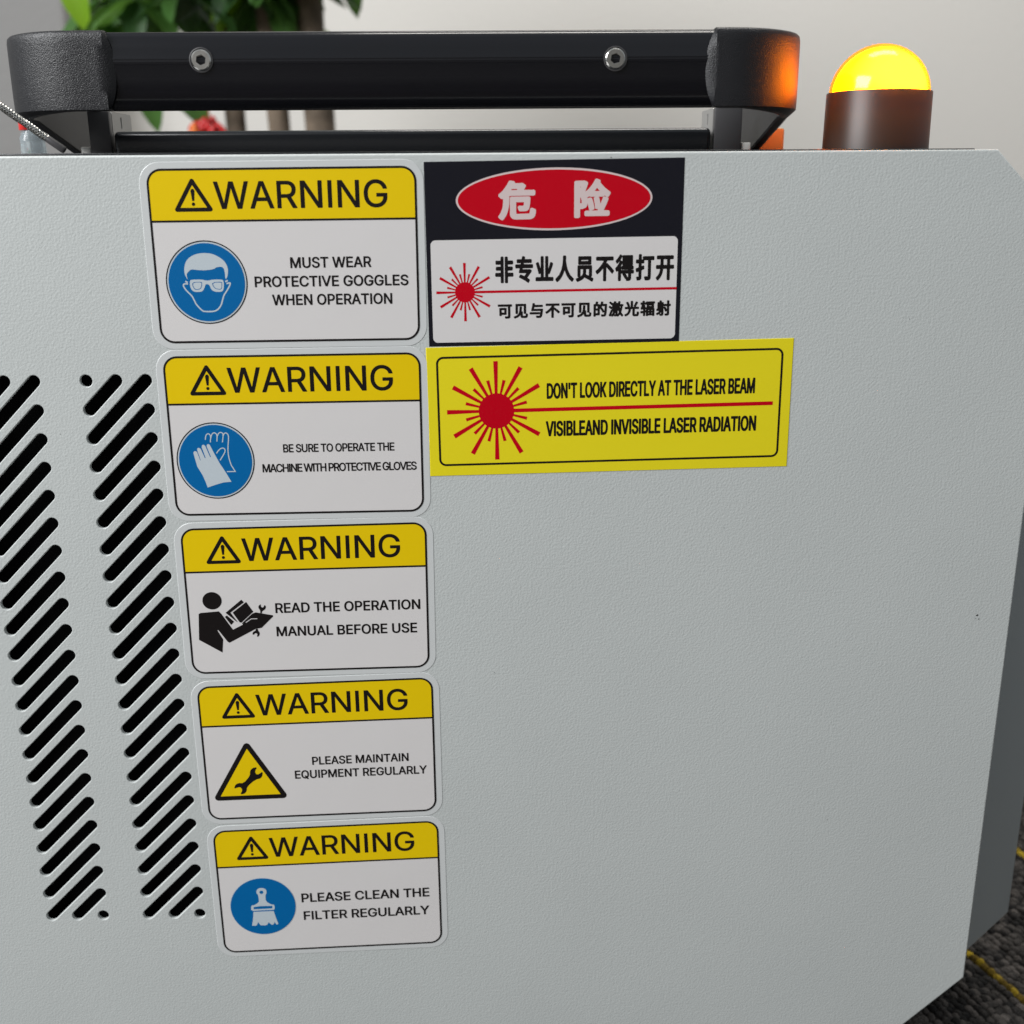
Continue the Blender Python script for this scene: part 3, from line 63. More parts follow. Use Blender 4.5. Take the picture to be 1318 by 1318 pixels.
# ---------------------------------------------------------------- materials
def mat(name, color, rough=0.5, metal=0.0, spec=0.5, bump=None, coat=0.0, vary=None, emis=None):
    """bump = (scale, distance, detail); vary = (scale, amount) real colour mottling of the material"""
    m = bpy.data.materials.new(name); m.use_nodes = True
    nt = m.node_tree; b = nt.nodes["Principled BSDF"]
    b.inputs["Base Color"].default_value = (*color, 1)
    b.inputs["Roughness"].default_value = rough
    b.inputs["Metallic"].default_value = metal
    b.inputs["Specular IOR Level"].default_value = spec
    b.inputs["Coat Weight"].default_value = coat
    if emis:
        b.inputs["Emission Color"].default_value = (*emis[0], 1); b.inputs["Emission Strength"].default_value = emis[1]
    tc = nt.nodes.new("ShaderNodeTexCoord")
    if bump:
        bs = bump if isinstance(bump, list) else [bump]
        prev = None
        for (s, dist, det) in bs:
            n = nt.nodes.new("ShaderNodeTexNoise"); n.inputs["Scale"].default_value = s; n.inputs["Detail"].default_value = det
            nt.links.new(tc.outputs["Object"], n.inputs["Vector"])
            bp = nt.nodes.new("ShaderNodeBump"); bp.inputs["Strength"].default_value = 1.0; bp.inputs["Distance"].default_value = dist
            nt.links.new(n.outputs["Fac"], bp.inputs["Height"])
            if prev: nt.links.new(prev.outputs[0], bp.inputs["Normal"])
            prev = bp
        nt.links.new(prev.outputs[0], b.inputs["Normal"])
    if vary:
        n = nt.nodes.new("ShaderNodeTexNoise"); n.inputs["Scale"].default_value = vary[0]; n.inputs["Detail"].default_value = 3
        nt.links.new(tc.outputs["Object"], n.inputs["Vector"])
        r = nt.nodes.new("ShaderNodeValToRGB")
        lo = tuple(max(0, c * (1 - vary[1])) for c in color); hi = tuple(min(1, c * (1 + vary[1])) for c in color)
        r.color_ramp.elements[0].position = .3; r.color_ramp.elements[1].position = .7
        r.color_ramp.elements[0].color = (*lo, 1); r.color_ramp.elements[1].color = (*hi, 1)
        nt.links.new(n.outputs["Fac"], r.inputs["Fac"]); nt.links.new(r.outputs[0], b.inputs["Base Color"])
    return m

M = {}
M['powder'] = mat("grey_powder_coat", (0.535, 0.560, 0.548), 0.42, bump=[(1120, 0.00011, 1.2), (300, 0.00004, 1.0)], vary=(14, .02))
M['shell'] = mat("grey_shell_coat", (0.44, 0.475, 0.485), 0.5, bump=(700, 0.00003, 1))
M['void'] = mat("black_filter_foam", (0.003, 0.003, 0.0033), 0.95, spec=.1, bump=(900, 0.0002, 2))
M['cover'] = mat("black_gloss_cover", (0.012, 0.013, 0.015), 0.22, bump=(900, 0.00001, 1))
M['bar'] = mat("black_anodised_aluminium", (0.005, 0.005, 0.007), 0.17, spec=.5, bump=(60, 0.00001, 1))
M['cap'] = mat("textured_black_plastic", (0.011, 0.011, 0.013), 0.40, spec=.45, bump=(2600, 0.00018, 1))
M['steel'] = mat("stainless_steel", (0.62, 0.61, 0.58), 0.22, metal=1, bump=(500, 0.00006, 2))
M['alu'] = mat("brushed_aluminium", (0.36, 0.355, 0.345), 0.38, metal=.5, bump=(700, 0.00003, 2))
M['dark_metal'] = mat("dark_bracket_metal", (0.055, 0.053, 0.055), 0.42, bump=(700, 0.00003, 2))
M['white_plastic'] = mat("pale_plastic", (0.62, 0.61, 0.58), 0.4, bump=(300, 0.00003, 2))
def ink(name, c, rough=.30): return mat(name, c, rough, spec=.28, bump=(55, 0.00006, 1))
M['film'] = ink("clear_sticker_margin", (0.60, 0.615, 0.61))
M['paper'] = ink("white_sticker_print", (0.685, 0.66, 0.65))
M['yellow'] = ink("warning_yellow_print", (0.80, 0.56, 0.002))
M['lemon'] = ink("lemon_yellow_print", (0.80, 0.68, 0.015))
M['ink'] = ink("black_print", (0.009, 0.007, 0.007))
M['blue'] = ink("blue_print", (0.0, 0.125, 0.36))
M['pale_blue'] = ink("pale_print", (0.52, 0.58, 0.62))
M['navy'] = ink("black_gloss_print", (0.009, 0.009, 0.014), .16)
M['red'] = ink("red_print", (0.52, 0.0, 0.010), .22)
M['blush'] = ink("white_red_print", (0.66, 0.54, 0.53))

# ---------------------------------------------------------------- helpers
def tag(o, label=None, cat=None, group=None, kind=None):
    if label: o['label'] = label
    if cat: o['category'] = cat
    if group: o['group'] = group
    if kind: o['kind'] = kind
    return o
def empty(name, loc=(0, 0, 0)):
    o = bpy.data.objects.new(name, None); COL.objects.link(o); o.location = Vector(loc) * MM; o.empty_display_size = .02
    return o
def link(name, me, parent=None, m=None):
    o = bpy.data.objects.new(name, me); COL.objects.link(o)
    if m: me.materials.append(m)
    if parent: o.parent = parent
    return o
def mesh_from(name, verts, faces, m=None, parent=None, smooth=None, loc=(0, 0, 0)):
    """verts in millimetres"""
    me = bpy.data.meshes.new(name)
    me.from_pydata([tuple(c * MM for c in v) for v in verts], [], faces)
    me.update()
    if smooth is not None:
        me.shade_smooth(); me.set_sharp_from_angle(angle=math.radians(smooth))
    o = link(name, me, parent, m); o.location = Vector(loc) * MM
    return o
def bm_obj(name, bm, m, parent=None, smooth=None, loc=(0, 0, 0), recalc=True):
    if recalc: bmesh.ops.recalc_face_normals(bm, faces=bm.faces)
    bmesh.ops.scale(bm, vec=(MM, MM, MM), verts=bm.verts)
    me = bpy.data.meshes.new(name); bm.to_mesh(me); bm.free()
    if smooth is not None:
        me.shade_smooth(); me.set_sharp_from_angle(angle=math.radians(smooth))
    o = link(name, me, parent, m); o.location = Vector(loc) * MM
    return o
def box_bm(x0, x1, y0, y1, z0, z1, bev=0.0, seg=2, bm=None):
    b2 = bmesh.new()
    bmesh.ops.create_cube(b2, size=1)
    for v in b2.verts:
        v.co = Vector((x0 + (v.co.x + .5) * (x1 - x0), y0 + (v.co.y + .5) * (y1 - y0), z0 + (v.co.z + .5) * (z1 - z0)))
    if bev: bmesh.ops.bevel(b2, geom=b2.edges[:], offset=bev, segments=seg, affect='EDGES', profile=.5)
    if bm is None: return b2
    me = bpy.data.meshes.new("tmp"); b2.to_mesh(me); b2.free(); bm.from_mesh(me); bpy.data.meshes.remove(me)
    return bm
def lathe(bm, prof, cx, cy, n=48, axis='z', z0=0):
    """prof: list of (r, h)"""
    rings = []
    for r, h in prof:
        ring = []
        for i in range(n):
            a = 2 * math.pi * i / n
            if axis == 'z': co = (cx + r * math.cos(a), cy + r * math.sin(a), z0 + h)
            else: co = (cx + r * math.cos(a), z0 + h, cy + r * math.sin(a))
            ring.append(bm.verts.new(co))
        rings.append(ring)
    for a, b in zip(rings, rings[1:]):
        for i in range(n):
            bm.faces.new((a[i], a[(i + 1) % n], b[(i + 1) % n], b[i]))
    return rings
def tri_fill(contours):
    """even-odd fill of 2-D contours -> (verts2d, tris)"""
    bm = bmesh.new(); edges = []
    for c in contours:
        pts = []
        for p in c:
            if not pts or (abs(p[0] - pts[-1][0]) + abs(p[1] - pts[-1][1])) > 1e-5: pts.append(p)
        if abs(pts[0][0] - pts[-1][0]) + abs(pts[0][1] - pts[-1][1]) < 1e-5: pts.pop()
        if len(pts) < 3: continue
        vs = [bm.verts.new((p[0], p[1], 0)) for p in pts]
        for i in range(len(vs)): edges.append(bm.edges.new((vs[i], vs[(i + 1) % len(vs)])))
    bmesh.ops.triangle_fill(bm, use_beauty=True, use_dissolve=False, edges=edges, normal=(0, 0, 1))
    bm.verts.index_update()
    V = [(v.co.x, v.co.y) for v in bm.verts]
    T = []
    for f in bm.faces:
        ids = [v.index for v in f.verts]
        a, b, c = (V[i] for i in ids[:3])
        if (b[0] - a[0]) * (c[1] - a[1]) - (b[1] - a[1]) * (c[0] - a[0]) < 0: ids.reverse()
        T.append(ids)
    bm.free()
    return V, T
def rrect(x0, x1, y0, y1, r, n=8):
    out = []
    for cx, cy, a0 in ((x1 - r, y1 - r, 0), (x0 + r, y1 - r, 90), (x0 + r, y0 + r, 180), (x1 - r, y0 + r, 270)):
        for i in range(n + 1):
            a = math.radians(a0 + 90 * i / n); out.append((cx + r * math.cos(a), cy + r * math.sin(a)))
    return out
def disc(cx, cy, rx, ry=None, n=56):
    ry = ry or rx
    return [(cx + rx * math.cos(2 * math.pi * i / n), cy + ry * math.sin(2 * math.pi * i / n)) for i in range(n)]
def chaikin(p, n=2, closed=True):
    for _ in range(n):
        q = []
        m = len(p)
        if not closed: q.append(p[0])
        for i in range(m if closed else m - 1):
            a, b = p[i], p[(i + 1) % m]
            q.append((a[0] * .75 + b[0] * .25, a[1] * .75 + b[1] * .25)); q.append((a[0] * .25 + b[0] * .75, a[1] * .25 + b[1] * .75))
        if not closed: q.append(p[-1])
        p = q
    return p
def ribbon(pts, w, closed=False):
    """mitred stroke of width w as one contour (or two when closed)"""
    n = len(pts); L = []; R = []
    for i in range(n):
        p = Vector(pts[i])
        a = Vector(pts[i - 1]) if (i > 0 or closed) else None
        b = Vector(pts[(i + 1) % n]) if (i < n - 1 or closed) else None
        d1 = (p - a).normalized() if a is not None else (b - p).normalized()
        d2 = (b - p).normalized() if b is not None else d1
        n1 = Vector((-d1.y, d1.x)); n2 = Vector((-d2.y, d2.x))
        m = (n1 + n2)
        if m.length < 1e-6: m = n1
        m.normalize(); k = w / 2 / max(.45, m.dot(n1))
        L.append(tuple(p + m * k)); R.append(tuple(p - m * k))
    return [L, R] if closed else [L + R[::-1]]

class Print:
    """collects flat printed shapes of one colour; uv in sticker millimetres"""
    def __init__(s): s.v = []; s.f = []
    def fill(s, contours, dz=0.0):
        V, T = tri_fill(contours); b = len(s.v)
        s.v += [(x, y, dz) for x, y in V]; s.f += [tuple(b + i for i in t) for t in T]
        return s
    def stroke(s, pts, w, closed=False, dz=0.0): return s.fill(ribbon(pts, w, closed), dz)
    def text(s, string, x0, y0, width, cap, table, capu=713.0, xs=None):
        sy = cap / capu
        nat = sum(table[c][0] for c in string) * sy
        lead = (min(table[string[0]][1][0][::2]) if table[string[0]][1] else 0)
        last = table[string[-1]]; tail = last[0] - max(max(c[::2]) for c in last[1])
        nat_ink = nat - (lead + tail) * sy
        sx = xs if xs else min(1.12, width / nat_ink)
        nat_ink *= sx
        track = (width - nat_ink) / max(1, len(string) - 1)
        x = x0 - lead * sy * sx
        for k, c in enumerate(string):
            adv, cons = table[c]
            if cons:
                V, T = glyph_tris(c, table); b = len(s.v)
                s.v += [(x + px * sy * sx, y0 + py * sy, .003 * (k % 2)) for px, py in V]
                s.f += [tuple(b + i for i in t) for t in T]
            x += adv * sy * sx + track
        return s
_gc = {}
def glyph_tris(c, table):
    key = (c, id(table))
    if key not in _gc:
        _gc[key] = tri_fill([[(q[i], q[i + 1]) for i in range(0, len(q), 2)] for q in table[c][1]])
    return _gc[key]

# ---------------------------------------------------------------- the setting
def noise_floor():
    m = bpy.data.materials.new("charcoal_carpet"); m.use_nodes = True; nt = m.node_tree; b = nt.nodes["Principled BSDF"]
    tc = nt.nodes.new("ShaderNodeTexCoord"); n = nt.nodes.new("ShaderNodeTexNoise"); n.inputs["Scale"].default_value = 160; n.inputs["Detail"].default_value = 4
    nt.links.new(tc.outputs["Object"], n.inputs["Vector"])
    r = nt.nodes.new("ShaderNodeValToRGB"); r.color_ramp.elements[0].position = .35; r.color_ramp.elements[1].position = .7
    r.color_ramp.elements[0].color = (.012, .011, .011, 1); r.color_ramp.elements[1].color = (.075, .066, .06, 1)
    nt.links.new(n.outputs["Fac"], r.inputs["Fac"]); nt.links.new(r.outputs[0], b.inputs["Base Color"]); b.inputs["Roughness"].default_value = .95
    bp = nt.nodes.new("ShaderNodeBump"); bp.inputs["Distance"].default_value = .003; nt.links.new(n.outputs["Fac"], bp.inputs["Height"]); nt.links.new(bp.outputs[0], b.inputs["Normal"])
    return m
FZ = -330.0
fl = mesh_from("floor", [(-3500, -2500, FZ), (3500, -2500, FZ), (3500, 1620, FZ), (-3500, 1620, FZ)], [(0, 1, 2, 3)], noise_floor()); tag(fl, kind='structure')
M['wall'] = mat("warm_white_wall_paint", (0.64, 0.62, 0.585), .8, bump=(90, .0006, 3), vary=(.9, .04))
M['column'] = mat("grey_column_paint", (0.23, 0.225, 0.22), .7, bump=(90, .0006, 3))
w = bm_obj("wall", box_bm(-3500, 3500, 1600, 1720, FZ, 2400), M['wall']); tag(w, kind='structure')
w = bm_obj("wall_column", box_bm(-1500, -500, 1440, 1597, FZ + 1, 2400, 6), M['column']); tag(w, kind='structure')
w = bm_obj("ambient_blocker_wall", box_bm(-3500, 3500, -2000, -1900, FZ + 1, 900), M['column']); tag(w, kind='structure')  # unseen wall added behind the camera to block low ambient light and darken reflections
w = bm_obj("skirting_board", box_bm(-497, 3500, 1586, 1598, FZ + 1, FZ + 90, 2), M['white_plastic']); tag(w, kind='structure')

# carpet loops: rows of yarn loops where the carpet is seen beside the machine
def yarn_mat(name, lo, hi):
    m = bpy.data.materials.new(name); m.use_nodes = True; nt = m.node_tree; b = nt.nodes["Principled BSDF"]; b.inputs["Roughness"].default_value = .9
    at = nt.nodes.new("ShaderNodeAttribute"); at.attribute_name = "tone"
    tc = nt.nodes.new("ShaderNodeTexCoord"); n = nt.nodes.new("ShaderNodeTexNoise"); n.inputs["Scale"].default_value = 900; n.inputs["Detail"].default_value = 2
    nt.links.new(tc.outputs["Object"], n.inputs["Vector"])
    ad = nt.nodes.new("ShaderNodeMath"); ad.operation = 'MULTIPLY_ADD'; nt.links.new(n.outputs["Fac"], ad.inputs[0]); ad.inputs[1].default_value = .55; nt.links.new(at.outputs["Fac"], ad.inputs[2])
    r = nt.nodes.new("ShaderNodeValToRGB"); r.color_ramp.elements[0].position = .25; r.color_ramp.elements[1].position = 1.15 if False else 1.0
    r.color_ramp.elements[0].color = (*lo, 1); r.color_ramp.elements[1].color = (*hi, 1)
    nt.links.new(ad.outputs[0], r.inputs["Fac"]); nt.links.new(r.outputs[0], b.inputs["Base Color"])
    bp = nt.nodes.new("ShaderNodeBump"); bp.inputs["Distance"].default_value = .0012; nt.links.new(n.outputs["Fac"], bp.inputs["Height"]); nt.links.new(bp.outputs[0], b.inputs["Normal"])
    return m
RD = Vector((0.315, -0.949)); RN = Vector((0.949, 0.315))
def loops(name, rows, pitch, m, size, label=None, h=3.0, warp=1.0):
    vs = []; fs = []; tone = []
    for (row, x0, y0, t0, t1) in rows:
        t = t0 + random.random() * pitch; streak = random.uniform(-.18, .22)
        while t < t1:
            wob = math.sin(t * .035 + row) * 1.2 * warp
            cx = x0 + RD.x * t + RN.x * wob + random.uniform(-.5, .5); cy = y0 + RD.y * t + RN.y * wob + random.uniform(-.5, .5)
            if 0 or (315 < cx < 760 and -120 < cy < 620):
                a = math.atan2(RD.y, RD.x) + random.uniform(-.45, .45) + .35
                l = size[0] * random.uniform(.8, 1.2); w_ = size[1] * random.uniform(.85, 1.15); hh = h * random.uniform(.7, 1.25)
                ca, sa = math.cos(a), math.sin(a); b = len(vs)
                for (k, z) in ((1.0, 0.0), (.93, .5), (.55, .9)):
                    for i in range(7):
                        q = 2 * math.pi * i / 7; px = l * k * math.cos(q); py = w_ * k * math.sin(q)
                        vs.append((cx + px * ca - py * sa, cy + px * sa + py * ca, FZ + .05 + hh * z))
                vs.append((cx, cy, FZ + hh))
                for rr in range(2):
                    for i in range(7): fs.append((b + rr * 7 + i, b + rr * 7 + (i + 1) % 7, b + rr * 7 + 7 + (i + 1) % 7, b + rr * 7 + 7 + i))
                for i in range(7): fs.append((b + 14 + i, b + 14 + (i + 1) % 7, b + 21))
                tt = max(0, min(1, random.gauss(.22, .24) + streak)); tone += [tt] * 22
            t += pitch * random.uniform(.85, 1.15)
    o = mesh_from(name, vs, fs, m, smooth=80)
    at = o.data.attributes.new("tone", 'FLOAT', 'POINT'); at.data.foreach_set("value", tone)
    tag(o, label, kind='stuff')
    return o
rows = []
# stripe A passes (402, 89); stripe B is 97 mm further along the row normal
A0 = Vector((402.0, 89.0)); RP = 3.55
for k in range(-30, 120):
    off = k * RP
    if k == 0 or k == 27: continue
    p = A0 + RN * off
    rows.append((k, p.x, p.y, -1000, 300))
loops("carpet_loops", rows, 4.5, yarn_mat("heather_yarn", (.006, .0055, .0055), (.13, .115, .105)), (2.9, 2.05), h=2.6)
ym = yarn_mat("yellow_yarn", (.12, .075, .003), (.62, .43, .02))
for off in (0, 27 * RP):
    p = A0 + RN * off
    loops("yellow_yarn_line", [(0, p.x, p.y, -1000, 300)], 3.9, ym, (3.1, 2.2), h=3.6)

# ---------------------------------------------------------------- the machine
mac = empty("laser_welding_machine", (118, 150, FZ))
tag(mac, "light grey machine with warning stickers, diagonal vent slots, black handle and lit amber beacon", "machine")
MO = Vector((118, 150, FZ))
class P:
    pass
def part(o, parent=mac):
    """parts are modelled in world millimetres; keep them there under the machine's empty"""
    o.parent = parent
    o.matrix_parent_inverse = Matrix.Translation(-MO * MM) if parent is mac else Matrix.Identity(4)
    return o

XL, XR, ZT, ZB, CH = -150.0, 357.15, 79.45, -297.0, 26.0
def outline(inset):
    t = inset * math.tan(math.radians(22.5))
    x0, x1, z0, z1, c = XL + inset, XR - inset, ZB + inset, ZT - inset, CH
    k = CH - (2 * inset - inset * math.sqrt(2))
    return [(x0 + k, z1), (x0, z1 - k), (x0, z0 + k), (x0 + k, z0), (x1 - k, z0), (x1, z0 + k), (x1, z1 - k), (x1 - k, z1)]
PITCH = 11.0; SR = 2.3
slots = []
for cx in (0.0, -41.26):
    slots.append((cx, 0.0, cx, 0.0))
    slots.append((cx, -PITCH, cx + PITCH, 0.0))
    for i in range(0, 20):
        slots.append((cx, -(i + 2) * PITCH, cx + 2 * PITCH, -i * PITCH))
    slots.append((cx + PITCH, -21 * PITCH, cx + 2 * PITCH, -20 * PITCH))
    slots.append((cx + 2 * PITCH, -21 * PITCH, cx + 2 * PITCH, -21 * PITCH))
def slot_loop(s, r, n=8):
    ax, az, bx, bz = s; out = []
    if (ax, az) == (bx, bz): return [(ax + r * math.cos(2 * math.pi * i / (2 * n)), az + r * math.sin(2 * math.pi * i / (2 * n))) for i in range(2 * n)]
    ang = math.atan2(bz - az, bx - ax)
    for (cx, cz, a0) in ((bx, bz, ang - math.pi / 2), (ax, az, ang + math.pi / 2)):
        for i in range(n + 1):
            a = a0 + math.pi * i / n; out.append((cx + r * math.cos(a), cz + r * math.sin(a)))
    return out
FR = 0.75
V2, T2 = tri_fill([outline(FR)] + [slot_loop(s, SR + .28) for s in slots])
verts = [(x, 0, z) for x, z in V2]; faces = [tuple(t) for t in T2]
def strip(rings, closed=True):
    base = len(verts); n = len(rings[0])
    for r in rings: verts.extend(r)
    for k in range(len(rings) - 1):
        for i in range(n):
            j = (i + 1) % n
            faces.append((base + k * n + i, base + k * n + j, base + (k + 1) * n + j, base + (k + 1) * n + i))
rings = []
for k in range(7):
    t = math.radians(90 * k / 6)
    rings.append([(x, FR * (1 - math.cos(t)), z) for x, z in outline(FR * (1 - math.sin(t)))])
rings.append([(x, 14.0, z) for x, z in outline(0)])
strip(rings)
for s in slots:
    strip([[(x, 0, z) for x, z in slot_loop(s, SR + .28)], [(x, .1, z) for x, z in slot_loop(s, SR + .08)], [(x, .28, z) for x, z in slot_loop(s, SR)], [(x, 1.5, z) for x, z in slot_loop(s, SR)]])
bm = bmesh.new(); me = bpy.data.meshes.new("tmp"); me.from_pydata(verts, [], faces); bm.from_mesh(me); bpy.data.meshes.remove(me)
bmesh.ops.remove_doubles(bm, verts=bm.verts, dist=1e-4)
sp_ = bm_obj("side_panel", bm, M['powder'], smooth=30)
for p_ in sp_.data.polygons:
    if abs(p_.normal.y) > .999: p_.use_smooth = False
part(tag(sp_, "light grey textured side panel with two columns of diagonal vent slots"))

bm = bmesh.new()
rs_ = random.Random(5)
for (sx_, sz_, sr_) in [(343.5, -98, .5), (344.3, -99.5, .3), (342.8, -99.2, .22), (100.3, -243.2, .4), (99.2, -243.8, .25), (193.5, 77.6, .3), (186.0, 73.0, .22), (240, -60, .18), (290, -190, .2), (150, -120, .16), (305, 20, .18), (-12, -20, .2)]:
    n_ = 9
    bm.faces.new([bm.verts.new((sx_ + sr_ * rs_.uniform(.6, 1.2) * math.cos(6.283 * k / n_), -.03, sz_ + sr_ * rs_.uniform(.5, 1.1) * math.sin(6.283 * k / n_))) for k in range(n_)])
o = part(bm_obj("paint_specks", bm, mat("dark_speck", (.05, .05, .05), .7))); o['kind'] = 'stuff'
part(bm_obj("filter_screen", box_bm(-125, 60, 9, 13, -260, 30), M['void']))
# inner cabinet behind the panel, and the wider front shell that shows past its right edge
part(bm_obj("cabinet_body", box_bm(XL + 4, 340, 14.5, 320, ZB + 6, ZT - 4, 1), M['shell']))
def shell_loop(x1, c):
    return [(x1 - c, -297.0), (x1, -297.0 + c), (x1, 20.0 - c), (x1 - c, 20.0), (338.0, 20.0), (338.0, -297.0)]
bm = bmesh.new(); rg = []
for (x1, y, c) in ((391.0, 36.0, 32.4), (392.6, 36.8, 32.4), (393.6, 38.6, 32.4), (394.0, 41.0, 32.4), (394.0, 300.0, 32.4)):
    rg.append([bm.verts.new((x, y + (1 - (x - 338) / 56) * -8 if x < x1 - 1 and y < 60 else y, z)) for x, z in shell_loop(x1, c)])
for a, b in zip(rg, rg[1:]):
    for i in range(6): bm.faces.new((a[i], a[(i + 1) % 6], b[(i + 1) % 6], b[i]))
bm.faces.new(rg[0]); bm.faces.new(rg[-1][::-1])
part(bm_obj("front_shell", bm, M['shell'], smooth=35))
for fx, fy in ((-110, 50), (330, 50), (-110, 285), (330, 285)):
    b = bmesh.new(); r_ = lathe(b, [(14, 0), (16, 3), (16, 12), (7, 14), (7, 40)], fx, fy, 24, z0=FZ + 3.6); b.faces.new(r_[0]); b.faces.new(r_[-1])
    part(bm_obj("foot", b, M['cap'], smooth=40))

# black top cover: its front lip shows as a thin dark line above the panel
bm = box_bm(XL + 4, 324, 2.9, 318, ZT - 3.5, ZT + .5, .35, 2)
for v in bm.verts:
    v.co.z += (324 - v.co.x) / 474 * .62
part(bm_obj("top_cover", bm, M['cover'], smooth=40))

# ------------------------------------------------ handle
HZ0, HZ1 = 95.7, 122.9; HY = 20.0
prof = [(HY + 11, HZ1 - .3), (HY + 6.6, HZ1 - .2), (HY + 5.2, HZ1 - 1.0), (HY + 3.9, HZ1 - 3.4), (HY + 2.9, HZ1 - 6.8), (HY + 2.5, HZ1 - 9.4), (HY + 2.2, HZ1 - 10.2), (HY + 2.45, HZ1 - 11.4), (HY + 2.9, HZ1 - 16), (HY + 3.6, HZ1 - 20.5), (HY + 4.8, HZ0 + 1.2), (HY + 6.2, HZ0 + .2), (HY + 11, HZ0 + .2)]
bm = bmesh.new(); rg = []
for x in (9.0, 236.0): rg.append([bm.verts.new((x, y, z)) for y, z in prof])
n = len(prof)
for i in range(n): bm.faces.new((rg[0][i], rg[0][(i + 1) % n], rg[1][(i + 1) % n], rg[1][i]))
bm.faces.new(rg[0]); bm.faces.new(rg[1][::-1])
bmesh.ops.bevel(bm, geom=[e for e in bm.edges if abs(e.verts[0].co.x - e.verts[1].co.x) > 100], offset=.5, segments=3, affect='EDGES')
handle = part(bm_obj("handle", bm, M['bar'], smooth=50))

def end_cap(side):
    """side -1: left. path in plan from the bar end round the corner and back down the arm"""
    xo = -33.6 if side < 0 else 271.9          # outer face of the arm
    xb = 12.0 if side < 0 else 233.2           # where the cap meets the bar
    R = 34.0
    cx = xo + R if side < 0 else xo - R
    path = []                                   # (x, y, nx, ny, dz)
    for i in range(5):
        x = xb + (cx - xb) * i / 4; path.append((x, HY, 0, -1, 0))
    for i in range(1, 15):
        a = math.radians(90 * i / 14)
        nx, ny = side * math.sin(a), -math.cos(a)
        path.append((cx + R * nx, HY + R + R * ny, nx, ny, 0))
    for y in (60, 70, 85, 100, 115, 128): path.append((xo, y, side, 0, -(y - 54) * .235))
    path.append((xo, 129.5, side, 0, -(129.5 - 54) * .235 ))
    hz = (HZ1 - HZ0) / 2; mid = (HZ0 + HZ1) / 2
    sec = []                                    # (inward depth, height)
    for i in range(13):
        h = -1 + 2 * i / 12; sec.append((.75 + .12 * h ** 4, hz * (h if abs(h) < 1 else h * .965)))
    sec[0] = (.9, -hz * .985)
    sec = sec[:-1] + [(1.05, hz * .93), (1.7, hz * .98)]
    sec = [(7.0, -hz - 1.6), (6.4, -hz - 2.3), (3.6, -hz - 2.3), (1.3, -hz - .25)] + sec + [(3.0, hz), (6.3, hz), (7.0, hz - .7)]
    bm = bmesh.new(); rg = []
    for k, (x, y, nx, ny, dz) in enumerate(path):
        ring = []
        drop = min(1.0, max(0.0, (k - 5) / 10.0))
        for d, h in sec:
            hh = -hz + (h + hz) * drop if h < -hz else h
            ring.append(bm.verts.new((x - nx * d, y - ny * d, mid + hh + dz)))
        rg.append(ring)
    # end facet at the bar: steps down to the bar's surface, deepest at mid height
    x, y, nx, ny, dz = path[0]
    ring = [bm.verts.new((x - side * 3.4 * max(0, 1 - abs(h / hz) ** 2.4), y + max(d, 2.7), mid + max(h, -hz))) for d, h in sec]
    rg.insert(0, ring)
    m_ = len(sec)
    for a, b in zip(rg, rg[1:]):
        for i in range(m_): bm.faces.new((a[i], a[(i + 1) % m_], b[(i + 1) % m_], b[i]))
    bm.faces.new(rg[-1]); bm.faces.new(rg[0][::-1])
    o = bm_obj("end_cap", bm, M['cap'], smooth=38); o.parent = handle
    return o
end_cap(-1); end_cap(1)
HYS = HY + 1.75
for sx, sz in ((46.6, 112.7), (196.7, 112.4)):
    bm = bmesh.new(); rs = lathe(bm, [(3.65, 1.3), (3.65, .4), (3.2, 0.0)], sx, sz, 32, axis='y', z0=HYS - .15)
    hexr = [bm.verts.new((sx + 1.9 * math.cos(math.radians(60 * i + 20)), HYS - .15, sz + 1.9 * math.sin(math.radians(60 * i + 20)))) for i in range(6)]
    hexb = [bm.verts.new((v.co.x, HYS + .7, v.co.z)) for v in hexr]
    e1 = [bm.edges.get((rs[-1][i], rs[-1][(i + 1) % 32])) for i in range(32)]; e2 = [bm.edges.new((hexr[i], hexr[(i + 1) % 6])) for i in range(6)]
    bmesh.ops.triangle_fill(bm, edges=e1 + e2, use_beauty=True)
    for i in range(6): bm.faces.new((hexr[i], hexr[(i + 1) % 6], hexb[(i + 1) % 6], hexb[i]))
    hc = bm.verts.new((sx, HYS + 1.5, sz))
    for i in range(6): bm.faces.new((hexb[i], hexb[(i + 1) % 6], hc))
    o = bm_obj("socket_screw", bm, M['steel'], smooth=30); o.parent = handle
    bm = bmesh.new(); lathe(bm, [(4.3, .7), (4.3, .28), (3.95, .2), (3.7, .7)], sx, sz, 32, axis='y', z0=HYS)
    o2 = bm_obj("washer", bm, M['dark_metal'], smooth=30, recalc=True); o2.parent = handle

